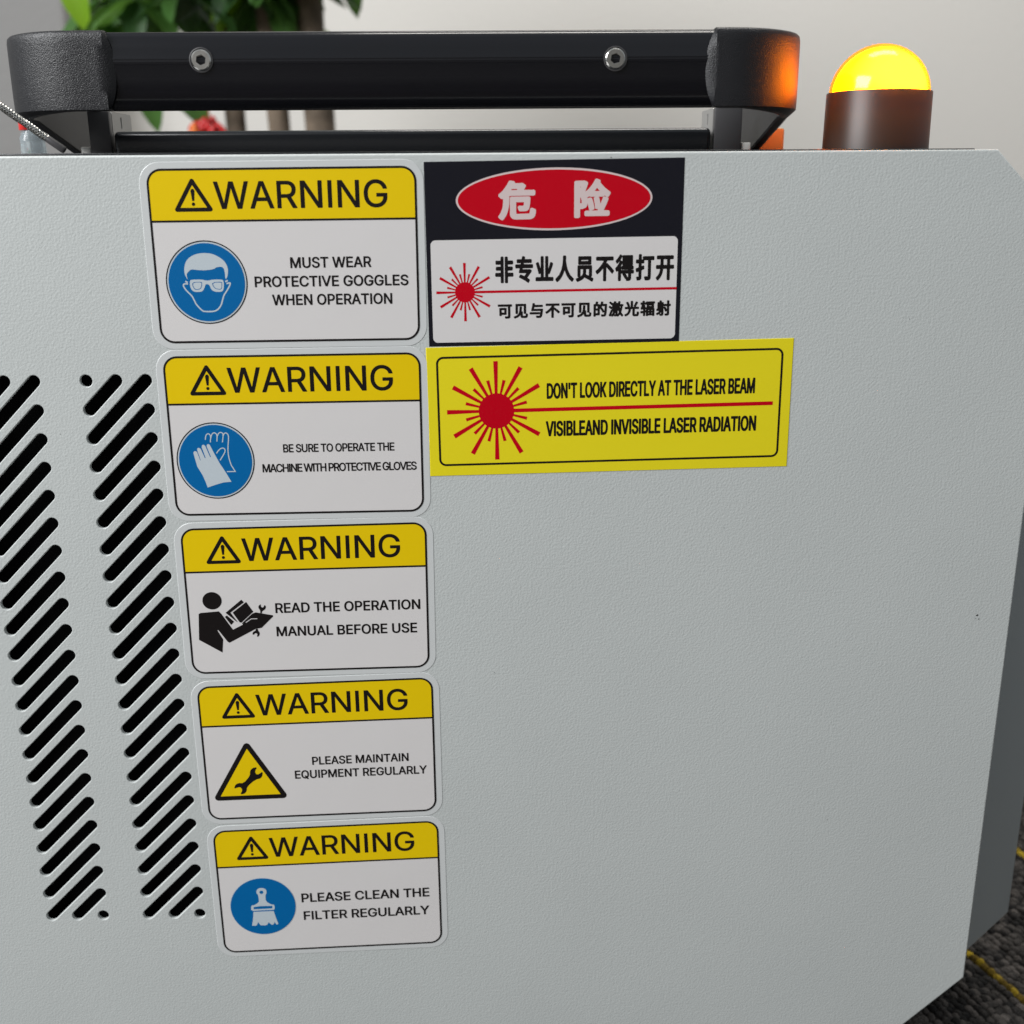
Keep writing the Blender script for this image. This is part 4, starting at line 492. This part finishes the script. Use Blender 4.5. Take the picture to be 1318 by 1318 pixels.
# brackets inside the handle arms, with slotted aluminium tabs running back
for side, xi, xo in ((-1, -7.6, -16.5), (1, 245.0, 256.6)):
    x0, x1 = min(xi, xo), max(xi, xo)
    bm = box_bm(x0, x1, 80.0, 84.0, 80.5, 99.3, .6)
    br = part(bm_obj("handle_bracket", bm, M['dark_metal'], smooth=40))
    hole = [(96 + .9 * math.cos(a), 95.2 + (1.6 if math.sin(a) > 0 else -1.6) + .9 * math.sin(a)) for a in [2 * math.pi * i / 16 for i in range(16)]]
    Vt, Tt = tri_fill([rrect(84.2, 110, 80.8, 99.3, 1.2, 4), hole])
    bm = bmesh.new(); g = [bm.verts.new((xi, y, z)) for y, z in Vt]
    for t in Tt: bm.faces.new([g[i] for i in t])
    ex = bmesh.ops.extrude_face_region(bm, geom=bm.faces[:]); bmesh.ops.translate(bm, vec=(1.2 * side, 0, 0), verts=[v for v in ex['geom'] if isinstance(v, bmesh.types.BMVert)])
    o = bm_obj("slotted_tab", bm, M['alu'], smooth=30); o.parent = br
    o = bm_obj("bracket_rim", box_bm(x0 + .5, x1 - 3, 79.4, 84.2, 99.4, 100.6, .3), M['alu'], smooth=40); o.parent = br
    fx = xo + side * .3
    o = bm_obj("bracket_foot", box_bm(min(fx, fx + side * 4), max(fx, fx + side * 4), 81, 95, 80.8, 85.2, .4), M['white_plastic'], smooth=40); o.parent = br
bm = box_bm(-6.2, 243.6, 79.0, 111.0, 80.6, 91.2, 2.0, 3)
part(bm_obj("cross_beam", bm, M['cover'], smooth=40))
part(tag(bm_obj("lid_hinge_box", box_bm(270, 281.9, 108, 135, 80.8, 92.2, 1.0), mat("pale_plastic_beacon_tint", (.62, .42, .16), .45), smooth=40), "pale plastic block with orange beacon light put into its colour"))  # the beacon's orange light is mixed into this pale block's base colour

# ------------------------------------------------ amber beacon
BX, BY = 301.8, 45.0
def beacon_collar_mat():
    m = bpy.data.materials.new("smoked_amber_plastic"); m.use_nodes = True; nt = m.node_tree; b = nt.nodes["Principled BSDF"]
    b.inputs["Base Color"].default_value = (.026, .016, .011, 1); b.inputs["Roughness"].default_value = .42
    tr = nt.nodes.new("ShaderNodeBsdfTranslucent"); tr.inputs[0].default_value = (.55, .44, .03, 1)
    mx = nt.nodes.new("ShaderNodeMixShader"); mx.inputs[0].default_value = .11
    nt.links.new(b.outputs[0], mx.inputs[1]); nt.links.new(tr.outputs[0], mx.inputs[2]); nt.links.new(mx.outputs[0], nt.nodes["Material Output"].inputs[0])
    return m
bm = bmesh.new()
lathe(bm, [(20.4, 79.8), (20.2, 80.2), (20.0, 81.0), (19.75, 101.6), (19.55, 101.9), (19.3, 101.9), (19.1, 101.5), (19.1, 81.0)], BX, BY, 96)
collar = part(tag(bm_obj("warning_beacon", bm, beacon_collar_mat(), smooth=40), "lit amber dome beacon on a dark round collar"))
def dome_bm(r, zc, n=24, ry=1.0, low=-6):
    bm = bmesh.new(); rs = lathe(bm, [(r, low)] + [(r * math.cos(math.radians(90 * i / n)), r * ry * math.sin(math.radians(90 * i / n))) for i in range(n)], BX, BY, 72, z0=zc)
    top = bm.verts.new((BX, BY, zc + r * ry))
    for i in range(72): bm.faces.new((rs[-1][i], rs[-1][(i + 1) % 72], top))
    return bm
m = bpy.data.materials.new("amber_lens"); m.use_nodes = True; nt = m.node_tree
tp = nt.nodes.new("ShaderNodeBsdfTransparent"); tp.inputs[0].default_value = (1, .72, .25, 1)
gl = nt.nodes.new("ShaderNodeBsdfGlossy"); gl.inputs["Roughness"].default_value = .15; gl.inputs[0].default_value = (1, .8, .5, 1)
mx = nt.nodes.new("ShaderNodeMixShader"); mx.inputs[0].default_value = .06
tl = nt.nodes.new("ShaderNodeBsdfTranslucent"); tl.inputs[0].default_value = (.5, .3, .02, 1); m2 = nt.nodes.new("ShaderNodeMixShader"); m2.inputs[0].default_value = .12
nt.links.new(tp.outputs[0], m2.inputs[1]); nt.links.new(tl.outputs[0], m2.inputs[2])
nt.links.new(m2.outputs[0], mx.inputs[1]); nt.links.new(gl.outputs[0], mx.inputs[2]); nt.links.new(mx.outputs[0], nt.nodes["Material Output"].inputs[0])
o = bm_obj("lens_dome", dome_bm(18.9, 100.6), m, smooth=60); o.parent = collar
m = bpy.data.materials.new("lamp_glow"); m.use_nodes = True; nt = m.node_tree; nt.nodes.remove(nt.nodes["Principled BSDF"])
em = nt.nodes.new("ShaderNodeEmission"); em.inputs[1].default_value = BEACON
tc = nt.nodes.new("ShaderNodeTexCoord"); mp = nt.nodes.new("ShaderNodeMapping"); mp.inputs["Location"].default_value = (-.306, -.030, -.1085); mp.inputs["Scale"].default_value = (1, 1, 1.5)
mp.vector_type = 'POINT'; mp.inputs["Location"].default_value = (-.306, -.030, -.1085 * 1.5)
ln = nt.nodes.new("ShaderNodeVectorMath"); ln.operation = 'LENGTH'
r = nt.nodes.new("ShaderNodeValToRGB"); r.color_ramp.elements[0].position = .009; r.color_ramp.elements[1].position = .0215; r.color_ramp.interpolation = 'EASE'
r.color_ramp.elements[0].color = (1, .40, .0075, 1); r.color_ramp.elements[1].color = (.62, .13, .0004, 1)
nt.links.new(tc.outputs["Object"], mp.inputs[0]); nt.links.new(mp.outputs[0], ln.inputs[0]); nt.links.new(ln.outputs["Value"], r.inputs[0]); nt.links.new(r.outputs[0], em.inputs[0]); nt.links.new(em.outputs[0], nt.nodes["Material Output"].inputs[0])
o = bm_obj("lamp_core", dome_bm(17.7, 100.6, low=-1.2), m, smooth=60); o.parent = collar
bm = bmesh.new(); r_ = lathe(bm, [(18.9, 80.6), (18.9, 81.5), (6, 82), (6, 97)], BX, BY, 48); bm.faces.new(r_[0]); bm.faces.new(r_[-1])
o = bm_obj('lamp_base', bm, M['dark_metal'], smooth=40); o.parent = collar

# ------------------------------------------------ stickers
def sticker(name, label, aff, film, film_mat, layers, thick=.12):
    """aff: rows ex, ez, origin (mm) ; film: outer contour ; layers: (name, Print, material, level[, label])"""
    (ax, az), (bx, bz), (ox, oz) = aff
    def tr(u, v, y): return (u * ax + v * bx, y, u * az + v * bz)
    V, T = tri_fill([film]); n = len(film)
    vs = [tr(u, v, -thick) for u, v in V]; fs = [tuple(t) for t in T]
    b = len(vs); vs += [tr(u, v, -thick) for u, v in film] + [tr(u * (1 + .18 / 50), v * (1 + .18 / 33), 0.02) for u, v in film]
    fs += [(b + i, b + (i + 1) % n, b + n + (i + 1) % n, b + n + i) for i in range(n)]
    s = mesh_from(name, vs, fs, film_mat, loc=(ox - MO.x, -MO.y, oz - MO.z)); s.parent = mac
    tag(s, label)
    for L in layers:
        nm, pr, m_, lev = L[:4]
        vs = [tr(u, v, -thick - .03 * lev - d) for u, v, d in pr.v]
        o = mesh_from(nm, vs, pr.f, m_, parent=s)
        if len(L) > 4: tag(o, L[4])
    return s

WW, WH = 95.0, 60.3
def warn_common():
    x, y = WW / 2, WH / 2
    fo = rrect(-x - .38, x + .38, -y - .38, y + .38, 5.3); fi = rrect(-x + .38, x - .38, -y + .38, y - .38, 4.5)
    white = Print().fill([rrect(-x, x, -y, y, 4.9)])
    band = [p for p in rrect(-x, x, -y, y, 4.9) if p[1] > 12.6]
    band = sorted([p for p in band], key=lambda p: math.atan2(p[1] - 20, p[0]))
    band = [(x, 12.6)] + [p for p in band if p[1] > 14] + [(-x, 12.6)]
    yb = Print().fill([band])
    fr = Print().fill([fo, fi]); fr.fill([[(-x, 12.25), (x, 12.25), (x, 12.95), (-x, 12.95)]], .004)
    tri = Print()
    tc_ = [(-31.87, 26.3), (-37.8, 16.6), (-25.9, 16.6)]
    def rt(c, r, k=6):
        out = []
        cx = sum(p[0] for p in c) / 3; cy = sum(p[1] for p in c) / 3
        for i in range(3):
            a0 = math.atan2(c[i][1] - c[i - 1][1], c[i][0] - c[i - 1][0]) ; nx = c[(i + 1) % 3]
            a1 = math.atan2(nx[1] - c[i][1], nx[0] - c[i][0])
            while a1 < a0: a1 += 2 * math.pi
            for j in range(k + 1):
                a = a0 + (a1 - a0) * j / k - math.pi / 2
                out.append((c[i][0] + r * math.cos(a), c[i][1] + r * math.sin(a)))
        return out
    tri.fill([rt(tc_, .75), [(-31.87, 24.9), (-36.6, 17.2), (-27.1, 17.2)]])
    tri.fill([[(-32.6, 22.9), (-32.2, 23.6), (-31.5, 23.6), (-31.1, 22.9), (-31.45, 19.5), (-32.2, 19.5)]])
    tri.fill([disc(-31.85, 18.4, .62, n=14)])
    word = Print().text("WARNING", -24.4, 16.75, 61.8, 9.1, GL)
    return [("print_panel", white, M['paper'], 1), ("header_band", yb, M['yellow'], 2), ("header_frame", fr, M['ink'], 3), ("warning_triangle", tri, M['ink'], 3), ("header_lettering", word, M['ink'], 3)], rt
FILM_W = rrect(-WW / 2 - 2.9, WW / 2 + 2.9, -WH / 2 - 2.5, WH / 2 + 2.5, 7.4)
AFF = [((.9937, .0049), (.0062, 1.0038), (76.7567, 44.4665)), ((.9939, .0071), (.0058, 1.0047), (76.2759, -21.5125)), ((.9927, .0168), (.0064, 1.0), (76.6162, -87.441)),
       ((.9937, .0288), (-.0009, .9989), (77.4325, -153.469)), ((.9899, .0352), (-.0049, .9899), (78.2505, -219.1628))]
def disc_sign(cx, cy, ring=True):
    L = []
    if ring:
        L.append(("sign_ring", Print().fill([disc(cx, cy, 14.8), disc(cx, cy, 14.38)]), M['ink'], 3))
        L.append(("sign_gap", Print().fill([disc(cx, cy, 14.45)]), M['pale_blue'], 2)); r = 13.85
    else: L.append(("sign_gap", Print().fill([disc(cx, cy, 14.3)]), M['pale_blue'], 2)); r = 14.05
    L.append(("sign_disc", Print().fill([disc(cx, cy, r)]), M['blue'], 4))
    return L
c, rt = warn_common()
g = Print(); g.fill([chaikin(PIC['hair'], 1)]); g.stroke(chaikin(PIC['face'], 2, False), .5)
g.stroke(PIC['ear'][:2], .55); g.stroke(PIC['ear'][2:], .55)
def scaled(p, k):
    cx = sum(q[0] for q in p) / len(p); cy = sum(q[1] for q in p) / len(p)
    return [(cx + (q[0] - cx) * k, cy + (q[1] - cy) * k) for q in p]
g.fill([chaikin(PIC['gog'], 1), chaikin(PIC['lensL'], 1), chaikin(PIC['lensR'], 1)]); 
g.fill([chaikin(scaled(PIC['lensL'], .84), 1)]); g.fill([chaikin(scaled(PIC['lensR'], .84), 1)])
tx = Print().text("MUST WEAR", 1.4, -4.05, 29.4, 3.6, GM); tx.text("PROTECTIVE GOGGLES", -11.9, -10.65, 56.0, 3.6, GM); tx.text("WHEN OPERATION", -5.9, -17.2, 43.9, 3.65, GM)
sticker("warning_sticker", "topmost warning sticker showing a blue goggles sign and MUST WEAR PROTECTIVE GOGGLES", AFF[0], FILM_W, M['film'],
        c + disc_sign(-29.27, -8.85) + [("goggles_pictogram", g, M['pale_blue'], 5), ("message_lettering", tx, M['ink'], 3)])
c, _ = warn_common()
g = Print(); g.fill([PIC['glove']])
for k_ in ('gl2', 'gl3', 'gl4', 'gl5', 'gl6'): g.stroke(chaikin(PIC[k_], 2, False) if k_ != 'gl5' else chaikin(PIC[k_][:-2], 2, False) + PIC[k_][-2:], .38, dz=.002 * int(k_[2]))
tx = Print().text("BE SURE TO OPERATE THE", -5.2, -6.3, 42.3, 3.0, GM, xs=.86); tx.text("MACHINE WITH PROTECTIVE GLOVES", -13.5, -13.9, 58.9, 3.05, GM, xs=.885)
sticker("warning_sticker", "second warning sticker from the top showing a blue gloves sign and BE SURE TO OPERATE THE MACHINE WITH PROTECTIVE GLOVES", AFF[1], FILM_W, M['film'],
        c + disc_sign(-31.1, -9.15) + [("gloves_pictogram", g, M['pale_blue'], 5), ("message_lettering", tx, M['ink'], 3)])
c, _ = warn_common()
g = Print()
RB_ = PIC['rbody']
g.fill([disc(PIC_HEAD[0], PIC_HEAD[1], PIC_HEAD[2], PIC_HEAD[3], 32)])
g.fill([RB_]); g.fill([PIC['rbookb']], .002); g.fill([PIC['rbookf']], .004); g.fill([PIC['rbookc']], .006)
for k_ in ('rw1', 'rw2'): g.fill([chaikin(PIC[k_], 1)], .008)
gw = Print().stroke(PIC['rline'], .28)
tx = Print().text("READ THE OPERATION", -12.9, -5.25, 57.6, 3.95, GM); tx.text("MANUAL BEFORE USE", -13.0, -15.15, 56.2, 3.95, GM)
sticker("warning_sticker", "middle warning sticker showing a black figure reading a manual and READ THE OPERATION MANUAL BEFORE USE", AFF[2], FILM_W, M['film'],
        c + [("reader_pictogram", g, M['ink'], 3), ("pictogram_highlight", gw, M['paper'], 5), ("message_lettering", tx, M['ink'], 3)])
c, _ = warn_common()
T0 = [(-29.6, 3.0), (-43.1, -20.1), (-16.1, -20.1)]
go = Print().fill([rt(T0, 1.45)]); gi = Print().fill([[(-29.6, 1.9), (-42.1, -19.6), (-17.1, -19.6)]])
gwr = Print().fill([chaikin(PIC['wrench'], 1)])
tx = Print().text("PLEASE MAINTAIN", -3.1, -6.6, 40.0, 3.5, GM); tx.text("EQUIPMENT REGULARLY", -10.6, -12.7, 54.9, 3.55, GM)
sticker("warning_sticker", "fourth warning sticker from the top showing a yellow spanner triangle and PLEASE MAINTAIN EQUIPMENT REGULARLY", AFF[3], FILM_W, M['film'],
        c + [("triangle_sign", go, M['ink'], 3), ("triangle_field", gi, M['yellow'], 4), ("spanner_pictogram", gwr, M['ink'], 5), ("message_lettering", tx, M['ink'], 3)])
c, _ = warn_common()
g = Print()
bh = PIC['bhole']; g.fill([chaikin(PIC['brush'], 1), disc(bh[0][0], bh[0][1], .85, n=20), PIC['bslot']]); g.fill([PIC['bristle']])
tx = Print().text("PLEASE CLEAN THE", -12.4, -6.45, 55.4, 4.2, GM); tx.text("FILTER REGULARLY", -12.0, -15.4, 54.7, 4.15, GM)
sticker("warning_sticker", "lowest warning sticker showing a blue brush sign and PLEASE CLEAN THE FILTER REGULARLY", AFF[4], FILM_W, M['film'],
        c + disc_sign(-29.2, -7.65, False) + [("brush_pictogram", g, M['pale_blue'], 5), ("message_lettering", tx, M['ink'], 3)])

def burst(cx, cy, core, rl, rs, wl, ws, skip0=True):
    p = Print()
    for k in range(24):
        a = math.radians(15 * k)
        if k == 0 and skip0: continue
        lng = k % 2 == 0
        r1, w1 = (rl, wl) if lng else (rs, ws)
        d = Vector((math.cos(a), math.sin(a))); nn = Vector((-d.y, d.x)); c0 = Vector((cx, cy)); r0 = core * .96
        w0 = w1 * .62
        p.fill([[tuple(c0 + d * r0 - nn * w0 / 2), tuple(c0 + d * r1 - nn * w1 / 2), tuple(c0 + d * r1 + nn * w1 / 2), tuple(c0 + d * r0 + nn * w0 / 2)]], .002 * (k % 2))
    p.fill([disc(cx, cy, core)], .006)
    return p
# danger sticker
dw, dh = 46.5, 32.5
pn = Print().fill([rrect(-45.05, 45.0, -31.2, 5.6, 1.8)])
eo = Print().fill([disc(-.1, 19.2, 35.4, 10.8, 96)]); ei = Print().fill([disc(-.1, 19.2, 34.7, 10.1, 96)])
ch = Print()
def hanzi(p, s, x0, x1, y0, y1):
    """fit each character's own box into an even run of cells"""
    n_ = len(s); gap = (x1 - x0) / n_ * .10; cw = (x1 - x0 + gap) / n_
    for k, c_ in enumerate(s):
        V, T = glyph_tris(c_, GZ); b = len(p.v)
        sx = (cw - gap) / 895.0; sy = (y1 - y0) / 885.0
        p.v += [(x0 + k * cw + (x - 8) * sx, y0 + (y + 97) * sy, 0) for x, y in V]
        p.f += [tuple(b + i for i in t) for t in T]
hanzi(ch, "危", -20.0, -6.8, 12.4, 25.6); hanzi(ch, "险", 6.7, 19.8, 12.6, 25.7)
l1 = Print(); hanzi(l1, "非专业人员不得打开", -21.7, 43.9, -9.9, -.6); hanzi(l1, "可见与不可见的激光辐射", -20.9, 43.1, -22.8, -17.3)
bs = burst(-32.9, -13.0, 3.65, 10.5, 6.7, .98, .72, True); bs.fill([[(-29.6, -13.45), (45.1, -13.4), (45.1, -12.5), (-29.6, -12.55)]], .004)
sticker("danger_sticker", "black and white sticker with a red oval reading 危险 and a red laser burst beside Chinese text", ((.991, .0097), (-.0022, .9974), (173.5216, 44.4432)), [(-dw, -dh), (dw, -dh), (dw, dh), (-dw, dh)], M['navy'],
        [("text_panel", pn, M['paper'], 1), ("oval_border", eo, M['blush'], 1), ("oval_field", ei, M['red'], 2), ("danger_lettering", ch, M['blush'], 3), ("message_lettering", l1, M['ink'], 2), ("laser_burst_symbol", bs, M['red'], 2)])
# yellow laser sticker
yw, yh = 69.0, 24.45
fr = Print().fill([rrect(-65.6, 65.5, -20.7, 21.1, 2.7), rrect(-64.8, 64.7, -19.9, 20.3, 1.9)])
bs = burst(-43.2, .15, 6.75, 18.8, 12.0, 1.7, 1.2, True); bs.fill([[(-37.0, -.55), (62.4, -.45), (62.4, .95), (-37.0, .85)]], .004)
tx = Print().text("DON'T LOOK DIRECTLY AT THE LASER BEAM", -24.0, 4.45, 79.3, 5.55, GB, 722); tx.text("VISIBLEAND INVISIBLE LASER RADIATION", -24.4, -9.95, 80.8, 5.5, GB, 722)
sticker("laser_beam_sticker", "wide yellow sticker with a red laser burst reading DON'T LOOK DIRECTLY AT THE LASER BEAM", ((.9861, .017), (-.0074, .9978), (194.5305, -12.275)), [(-yw, -yh), (yw, -yh), (yw, yh), (-yw, yh)], M['lemon'],
        [("border_line", fr, M['ink'], 1), ("laser_burst_symbol", bs, M['red'], 1), ("message_lettering", tx, M['ink'], 1)], thick=.16)

# ---------------------------------------------------------------- loose things on and behind the machine
def tube_rings(bm, pts, rads, n=10):
    rings = []
    for i, p in enumerate(pts):
        p = Vector(p); d = (Vector(pts[min(i + 1, len(pts) - 1)]) - Vector(pts[max(i - 1, 0)])).normalized()
        u = d.cross(Vector((0, 1, 0.13))).normalized(); v = d.cross(u)
        rings.append([bm.verts.new(p + (u * math.cos(2 * math.pi * k / n) + v * math.sin(2 * math.pi * k / n)) * rads[i]) for k in range(n)])
    for a, b in zip(rings, rings[1:]):
        for k in range(n): bm.faces.new((a[k], a[(k + 1) % n], b[(k + 1) % n], b[k]))
    bm.faces.new(rings[0]); bm.faces.new(rings[-1][::-1])
# braided hose leaning in at the left
hose = empty("braided_hose", (-3.0, 12, 81))
tag(hose, "thin braided metal hose sloping down to the machine top left of the handle", "hose")
A = Vector((-2.4, 12, 81.6)); B = Vector((-62.0, 12.0, 124.6)); dirv = (B - A).normalized(); Ls = (B - A).length
inv = Matrix.Translation(-Vector((-3.0, 12, 81)) * MM)
bm = bmesh.new(); tube_rings(bm, [A + dirv * (Ls * i / 20) for i in range(21)], [1.0] * 21, 14)
o = bm_obj("hose_core", bm, M['dark_metal'], smooth=50); o.parent = hose; o.matrix_parent_inverse = inv
bm = bmesh.new(); side1 = dirv.cross(Vector((0, 1, 0))).normalized(); side2 = dirv.cross(side1)
for hand in (1, -1):
    for s0 in range(5):
        pts = []; N_ = 300
        for i in range(N_):
            t = 7 + (Ls - 7) * i / (N_ - 1); a = hand * t / 5.2 * 2 * math.pi + s0 * 2 * math.pi / 5
            rr = 1.12 + .09 * math.sin(2.5 * a + s0)
            pts.append(A + dirv * t + side1 * rr * math.cos(a) + side2 * rr * math.sin(a))
        tube_rings(bm, pts, [.25] * N_, 4)
o = bm_obj("steel_braid", bm, M['steel'], smooth=60); o['kind'] = 'stuff'; o.parent = hose; o.matrix_parent_inverse = inv
bm = bmesh.new(); tube_rings(bm, [A, A + dirv * .6, A + dirv * 6.6, A + dirv * 7.2], [1.1, 1.35, 1.35, 1.2], 16)
o = bm_obj("ferrule", bm, M['dark_metal'], smooth=40); o.parent = hose; o.matrix_parent_inverse = inv

# small clear bottle with a red cap
bt = empty("small_bottle", (-63.5, 140, 81))
tag(bt, "small clear plastic bottle with a red top standing behind the braided hose", "bottle")
m = mat("clear_bluish_plastic", (.62, .70, .74), .12); m.node_tree.nodes["Principled BSDF"].inputs["Transmission Weight"].default_value = .75; m.node_tree.nodes["Principled BSDF"].inputs["IOR"].default_value = 1.3
bm = bmesh.new(); r_ = lathe(bm, [(5.0, 0), (5.6, .8), (5.6, 10.5), (4.0, 13.4), (2.6, 13.8), (2.6, 15)], 0, 0, 32); bm.faces.new(r_[0]); bm.faces.new(r_[-1])
o = bm_obj("bottle_body", bm, m, smooth=40); o.parent = bt
bm = bmesh.new(); r_ = lathe(bm, [(3.0, 13.9), (3.1, 14.2), (3.0, 17.6), (2.6, 18)], -2.5, 0, 24); bm.faces.new(r_[0]); bm.faces.new(r_[-1])
o = bm_obj("bottle_cap", bm, mat("red_plastic", (.62, .02, .015), .35), smooth=40); o.parent = bt

# potted money tree on the floor behind
M['bark'] = mat("brown_bark", (.16, .12, .085), .85, bump=(45, .004, 4), vary=(30, .35))
def leaf_mat(name, c, tr):
    m = bpy.data.materials.new(name); m.use_nodes = True; nt = m.node_tree; b = nt.nodes["Principled BSDF"]
    b.inputs["Base Color"].default_value = (*c, 1); b.inputs["Roughness"].default_value = .33
    t = nt.nodes.new("ShaderNodeBsdfTranslucent"); t.inputs[0].default_value = (*tr, 1); mx = nt.nodes.new("ShaderNodeMixShader"); mx.inputs[0].default_value = .35
    nt.links.new(b.outputs[0], mx.inputs[1]); nt.links.new(t.outputs[0], mx.inputs[2]); nt.links.new(mx.outputs[0], nt.nodes["Material Output"].inputs[0])
    return m
LM = [leaf_mat("deep_green_leaf", (.040, .10, .030), (.08, .20, .03)), leaf_mat("mid_green_leaf", (.075, .18, .045), (.16, .34, .05)), leaf_mat("lime_green_leaf", (.22, .42, .02), (.40, .62, .02))]
tree = empty("potted_plant", (-62, 900, FZ))
tag(tree, "leafy green potted tree with two brown trunks standing behind the machine", "plant")
TO = Vector((-62, 900, FZ)); tinv = Matrix.Translation(-TO * MM)
def tp_(o): o.parent = tree; o.matrix_parent_inverse = tinv; return o
for (x0, x1, rad, xt, y0) in ((-140, -140, 12.5, -175, 925), (-80, -87, 13.5, -120, 900), (-38, -42, 18.5, -60, 905)):
    bm = bmesh.new(); pts = []; rads = []
    for i in range(15):
        t = i / 14; z = FZ + 20 + t * 760; x = x0 + (x1 - x0) * min(1, (z - FZ) / 480) + max(0, z - 200) * (xt - x1) / 500
        pts.append((x + 2 * math.sin(i * 1.7), y0 + 3 * math.cos(i), z)); rads.append(rad * (1.15 - .4 * t) * (1 + .05 * math.sin(i * 2.3)))
    tube_rings(bm, pts, rads, 16); tp_(bm_obj("trunk", bm, M['bark'], smooth=60))
def leaf_mesh(name, m, L=130, W=52):
    vs = []; fs = []; n_ = 9
    for i in range(n_):
        t = i / (n_ - 1); w_ = W / 2 * (math.sin(math.pi * t ** .8) ** .75 if 0 < t < 1 else .02); droop = -26 * t * t
        for k in (-1, -.5, 0, .5, 1): vs.append((w_ * k, L * t, droop + abs(k) * w_ * .30 + (1.2 * math.sin(6 * t * math.pi) * abs(k))))
    for i in range(n_ - 1):
        for k in range(4): a = i * 5 + k; fs.append((a, a + 1, a + 6, a + 5))
    me = bpy.data.meshes.new(name); me.from_pydata([tuple(c_ * MM for c_ in v) for v in vs], [], fs); me.shade_smooth(); me.materials.append(m); return me
LMS = [leaf_mesh("leaf", LM[0], 140, 60), leaf_mesh("leaf", LM[1], 120, 50), leaf_mesh("leaf", LM[2], 120, 46)]
rnd = random.Random(11)
def put_leaf(me, loc, rot, s=1.0):
    o = bpy.data.objects.new("leaf", me); COL.objects.link(o); o.location = Vector(loc) * MM; o.rotation_euler = rot; o.scale = (s, s, s); tp_(o); return o
centres = []
for i in range(76):
    px_ = rnd.uniform(-275, 15)
    centres.append((px_, 900 + rnd.uniform(-90, 110), rnd.uniform(250 if px_ < -62 else 335, 520)))
bmst = bmesh.new()
for (cx, cy, cz) in centres:
    tube_rings(bmst, [(-90 + rnd.uniform(-20, 40), 905, cz + 40), ((cx - 80) / 2, (cy + 905) / 2, cz + 50), (cx, cy, cz)], [3, 2.4, 1.8], 6)
    for k in range(6):
        a = 2 * math.pi * k / 6 + rnd.uniform(-.3, .3)
        tilt = rnd.uniform(-1.05, -.1)
        me = LMS[rnd.choices((0, 1, 2), (4, 5, 1.2))[0]]
        put_leaf(me, (cx, cy, cz), (tilt, rnd.uniform(-.4, .4), a), rnd.uniform(.42, .78))
st_ = bm_obj("leaf_stems", bmst, LM[1], smooth=60); st_['kind'] = 'stuff'; tp_(st_)
put_leaf(LMS[2], (-298, 880, 330), (-1.45, .15, math.pi * .95), .85)
put_leaf(LMS[1], (-226, 885, 203), (-1.5, .1, math.pi * 1.02), .62)
put_leaf(LMS[1], (-203, 880, 209), (-1.35, .5, math.pi * 1.12), .75)
put_leaf(LMS[1], (-8, 900, 320), (-1.35, .2, math.pi * 1.08), .62)
bm = bmesh.new(); r_ = lathe(bm, [(95, 4), (100, 10), (130, 190), (138, 192), (138, 215), (126, 215), (124, 195)], -62, 902, 48, z0=FZ); bm.faces.new(r_[0])
tp_(bm_obj("pot", bm, mat("white_ceramic", (.7, .68, .64), .25), smooth=40))
bm = bmesh.new(); r_ = lathe(bm, [(123, 196), (60, 200), (4, 203)], -62, 902, 48, z0=FZ); bm.faces.new(r_[-1])
tp_(bm_obj("soil", bm, mat("dark_soil", (.03, .02, .014), .95, bump=(60, .006, 4)), smooth=40))

# red knotted ornament hanging in the plant
orn = empty("red_ornament", (-157, 870, 131))
tag(orn, "red and orange rosette ornament hanging in the plant behind the handle", "ornament")
MR = [mat("red_silk", (.55, .012, .012), .45), mat("orange_silk", (.75, .16, .01), .45)]
for mi, name in ((0, "red_petal"), (1, "orange_petal")):
    bm = bmesh.new()
    for k in range(16 if mi == 0 else 6):
        a = 2 * math.pi * k / (16 if mi == 0 else 6); rr = (12 if k % 2 else 6) if mi == 0 else 4
        cx = rr * math.cos(a) * 1.1 + (0 if mi == 0 else -12); cz = rr * math.sin(a) * .8 - 2; yy = -4 * (k % 3)
        bmesh.ops.create_icosphere(bm, subdivisions=2, radius=5.5, matrix=Matrix.Translation((cx + rnd.uniform(-3, 3), yy - 3 * mi, cz + rnd.uniform(-3, 3))) @ Matrix.Rotation(a + rnd.uniform(-.6, .6), 4, 'Y') @ Matrix.Diagonal((1.5, .35, .62, 1)))
    o = bm_obj(name, bm, MR[mi], smooth=60); o.parent = orn
bm = bmesh.new(); tube_rings(bm, [(0, 2, 6), (4, 6, 60), (22, 18, 130)], [.5, .5, .5], 8)
o = bm_obj("hanging_cord", bm, MR[0], smooth=60); o.parent = orn
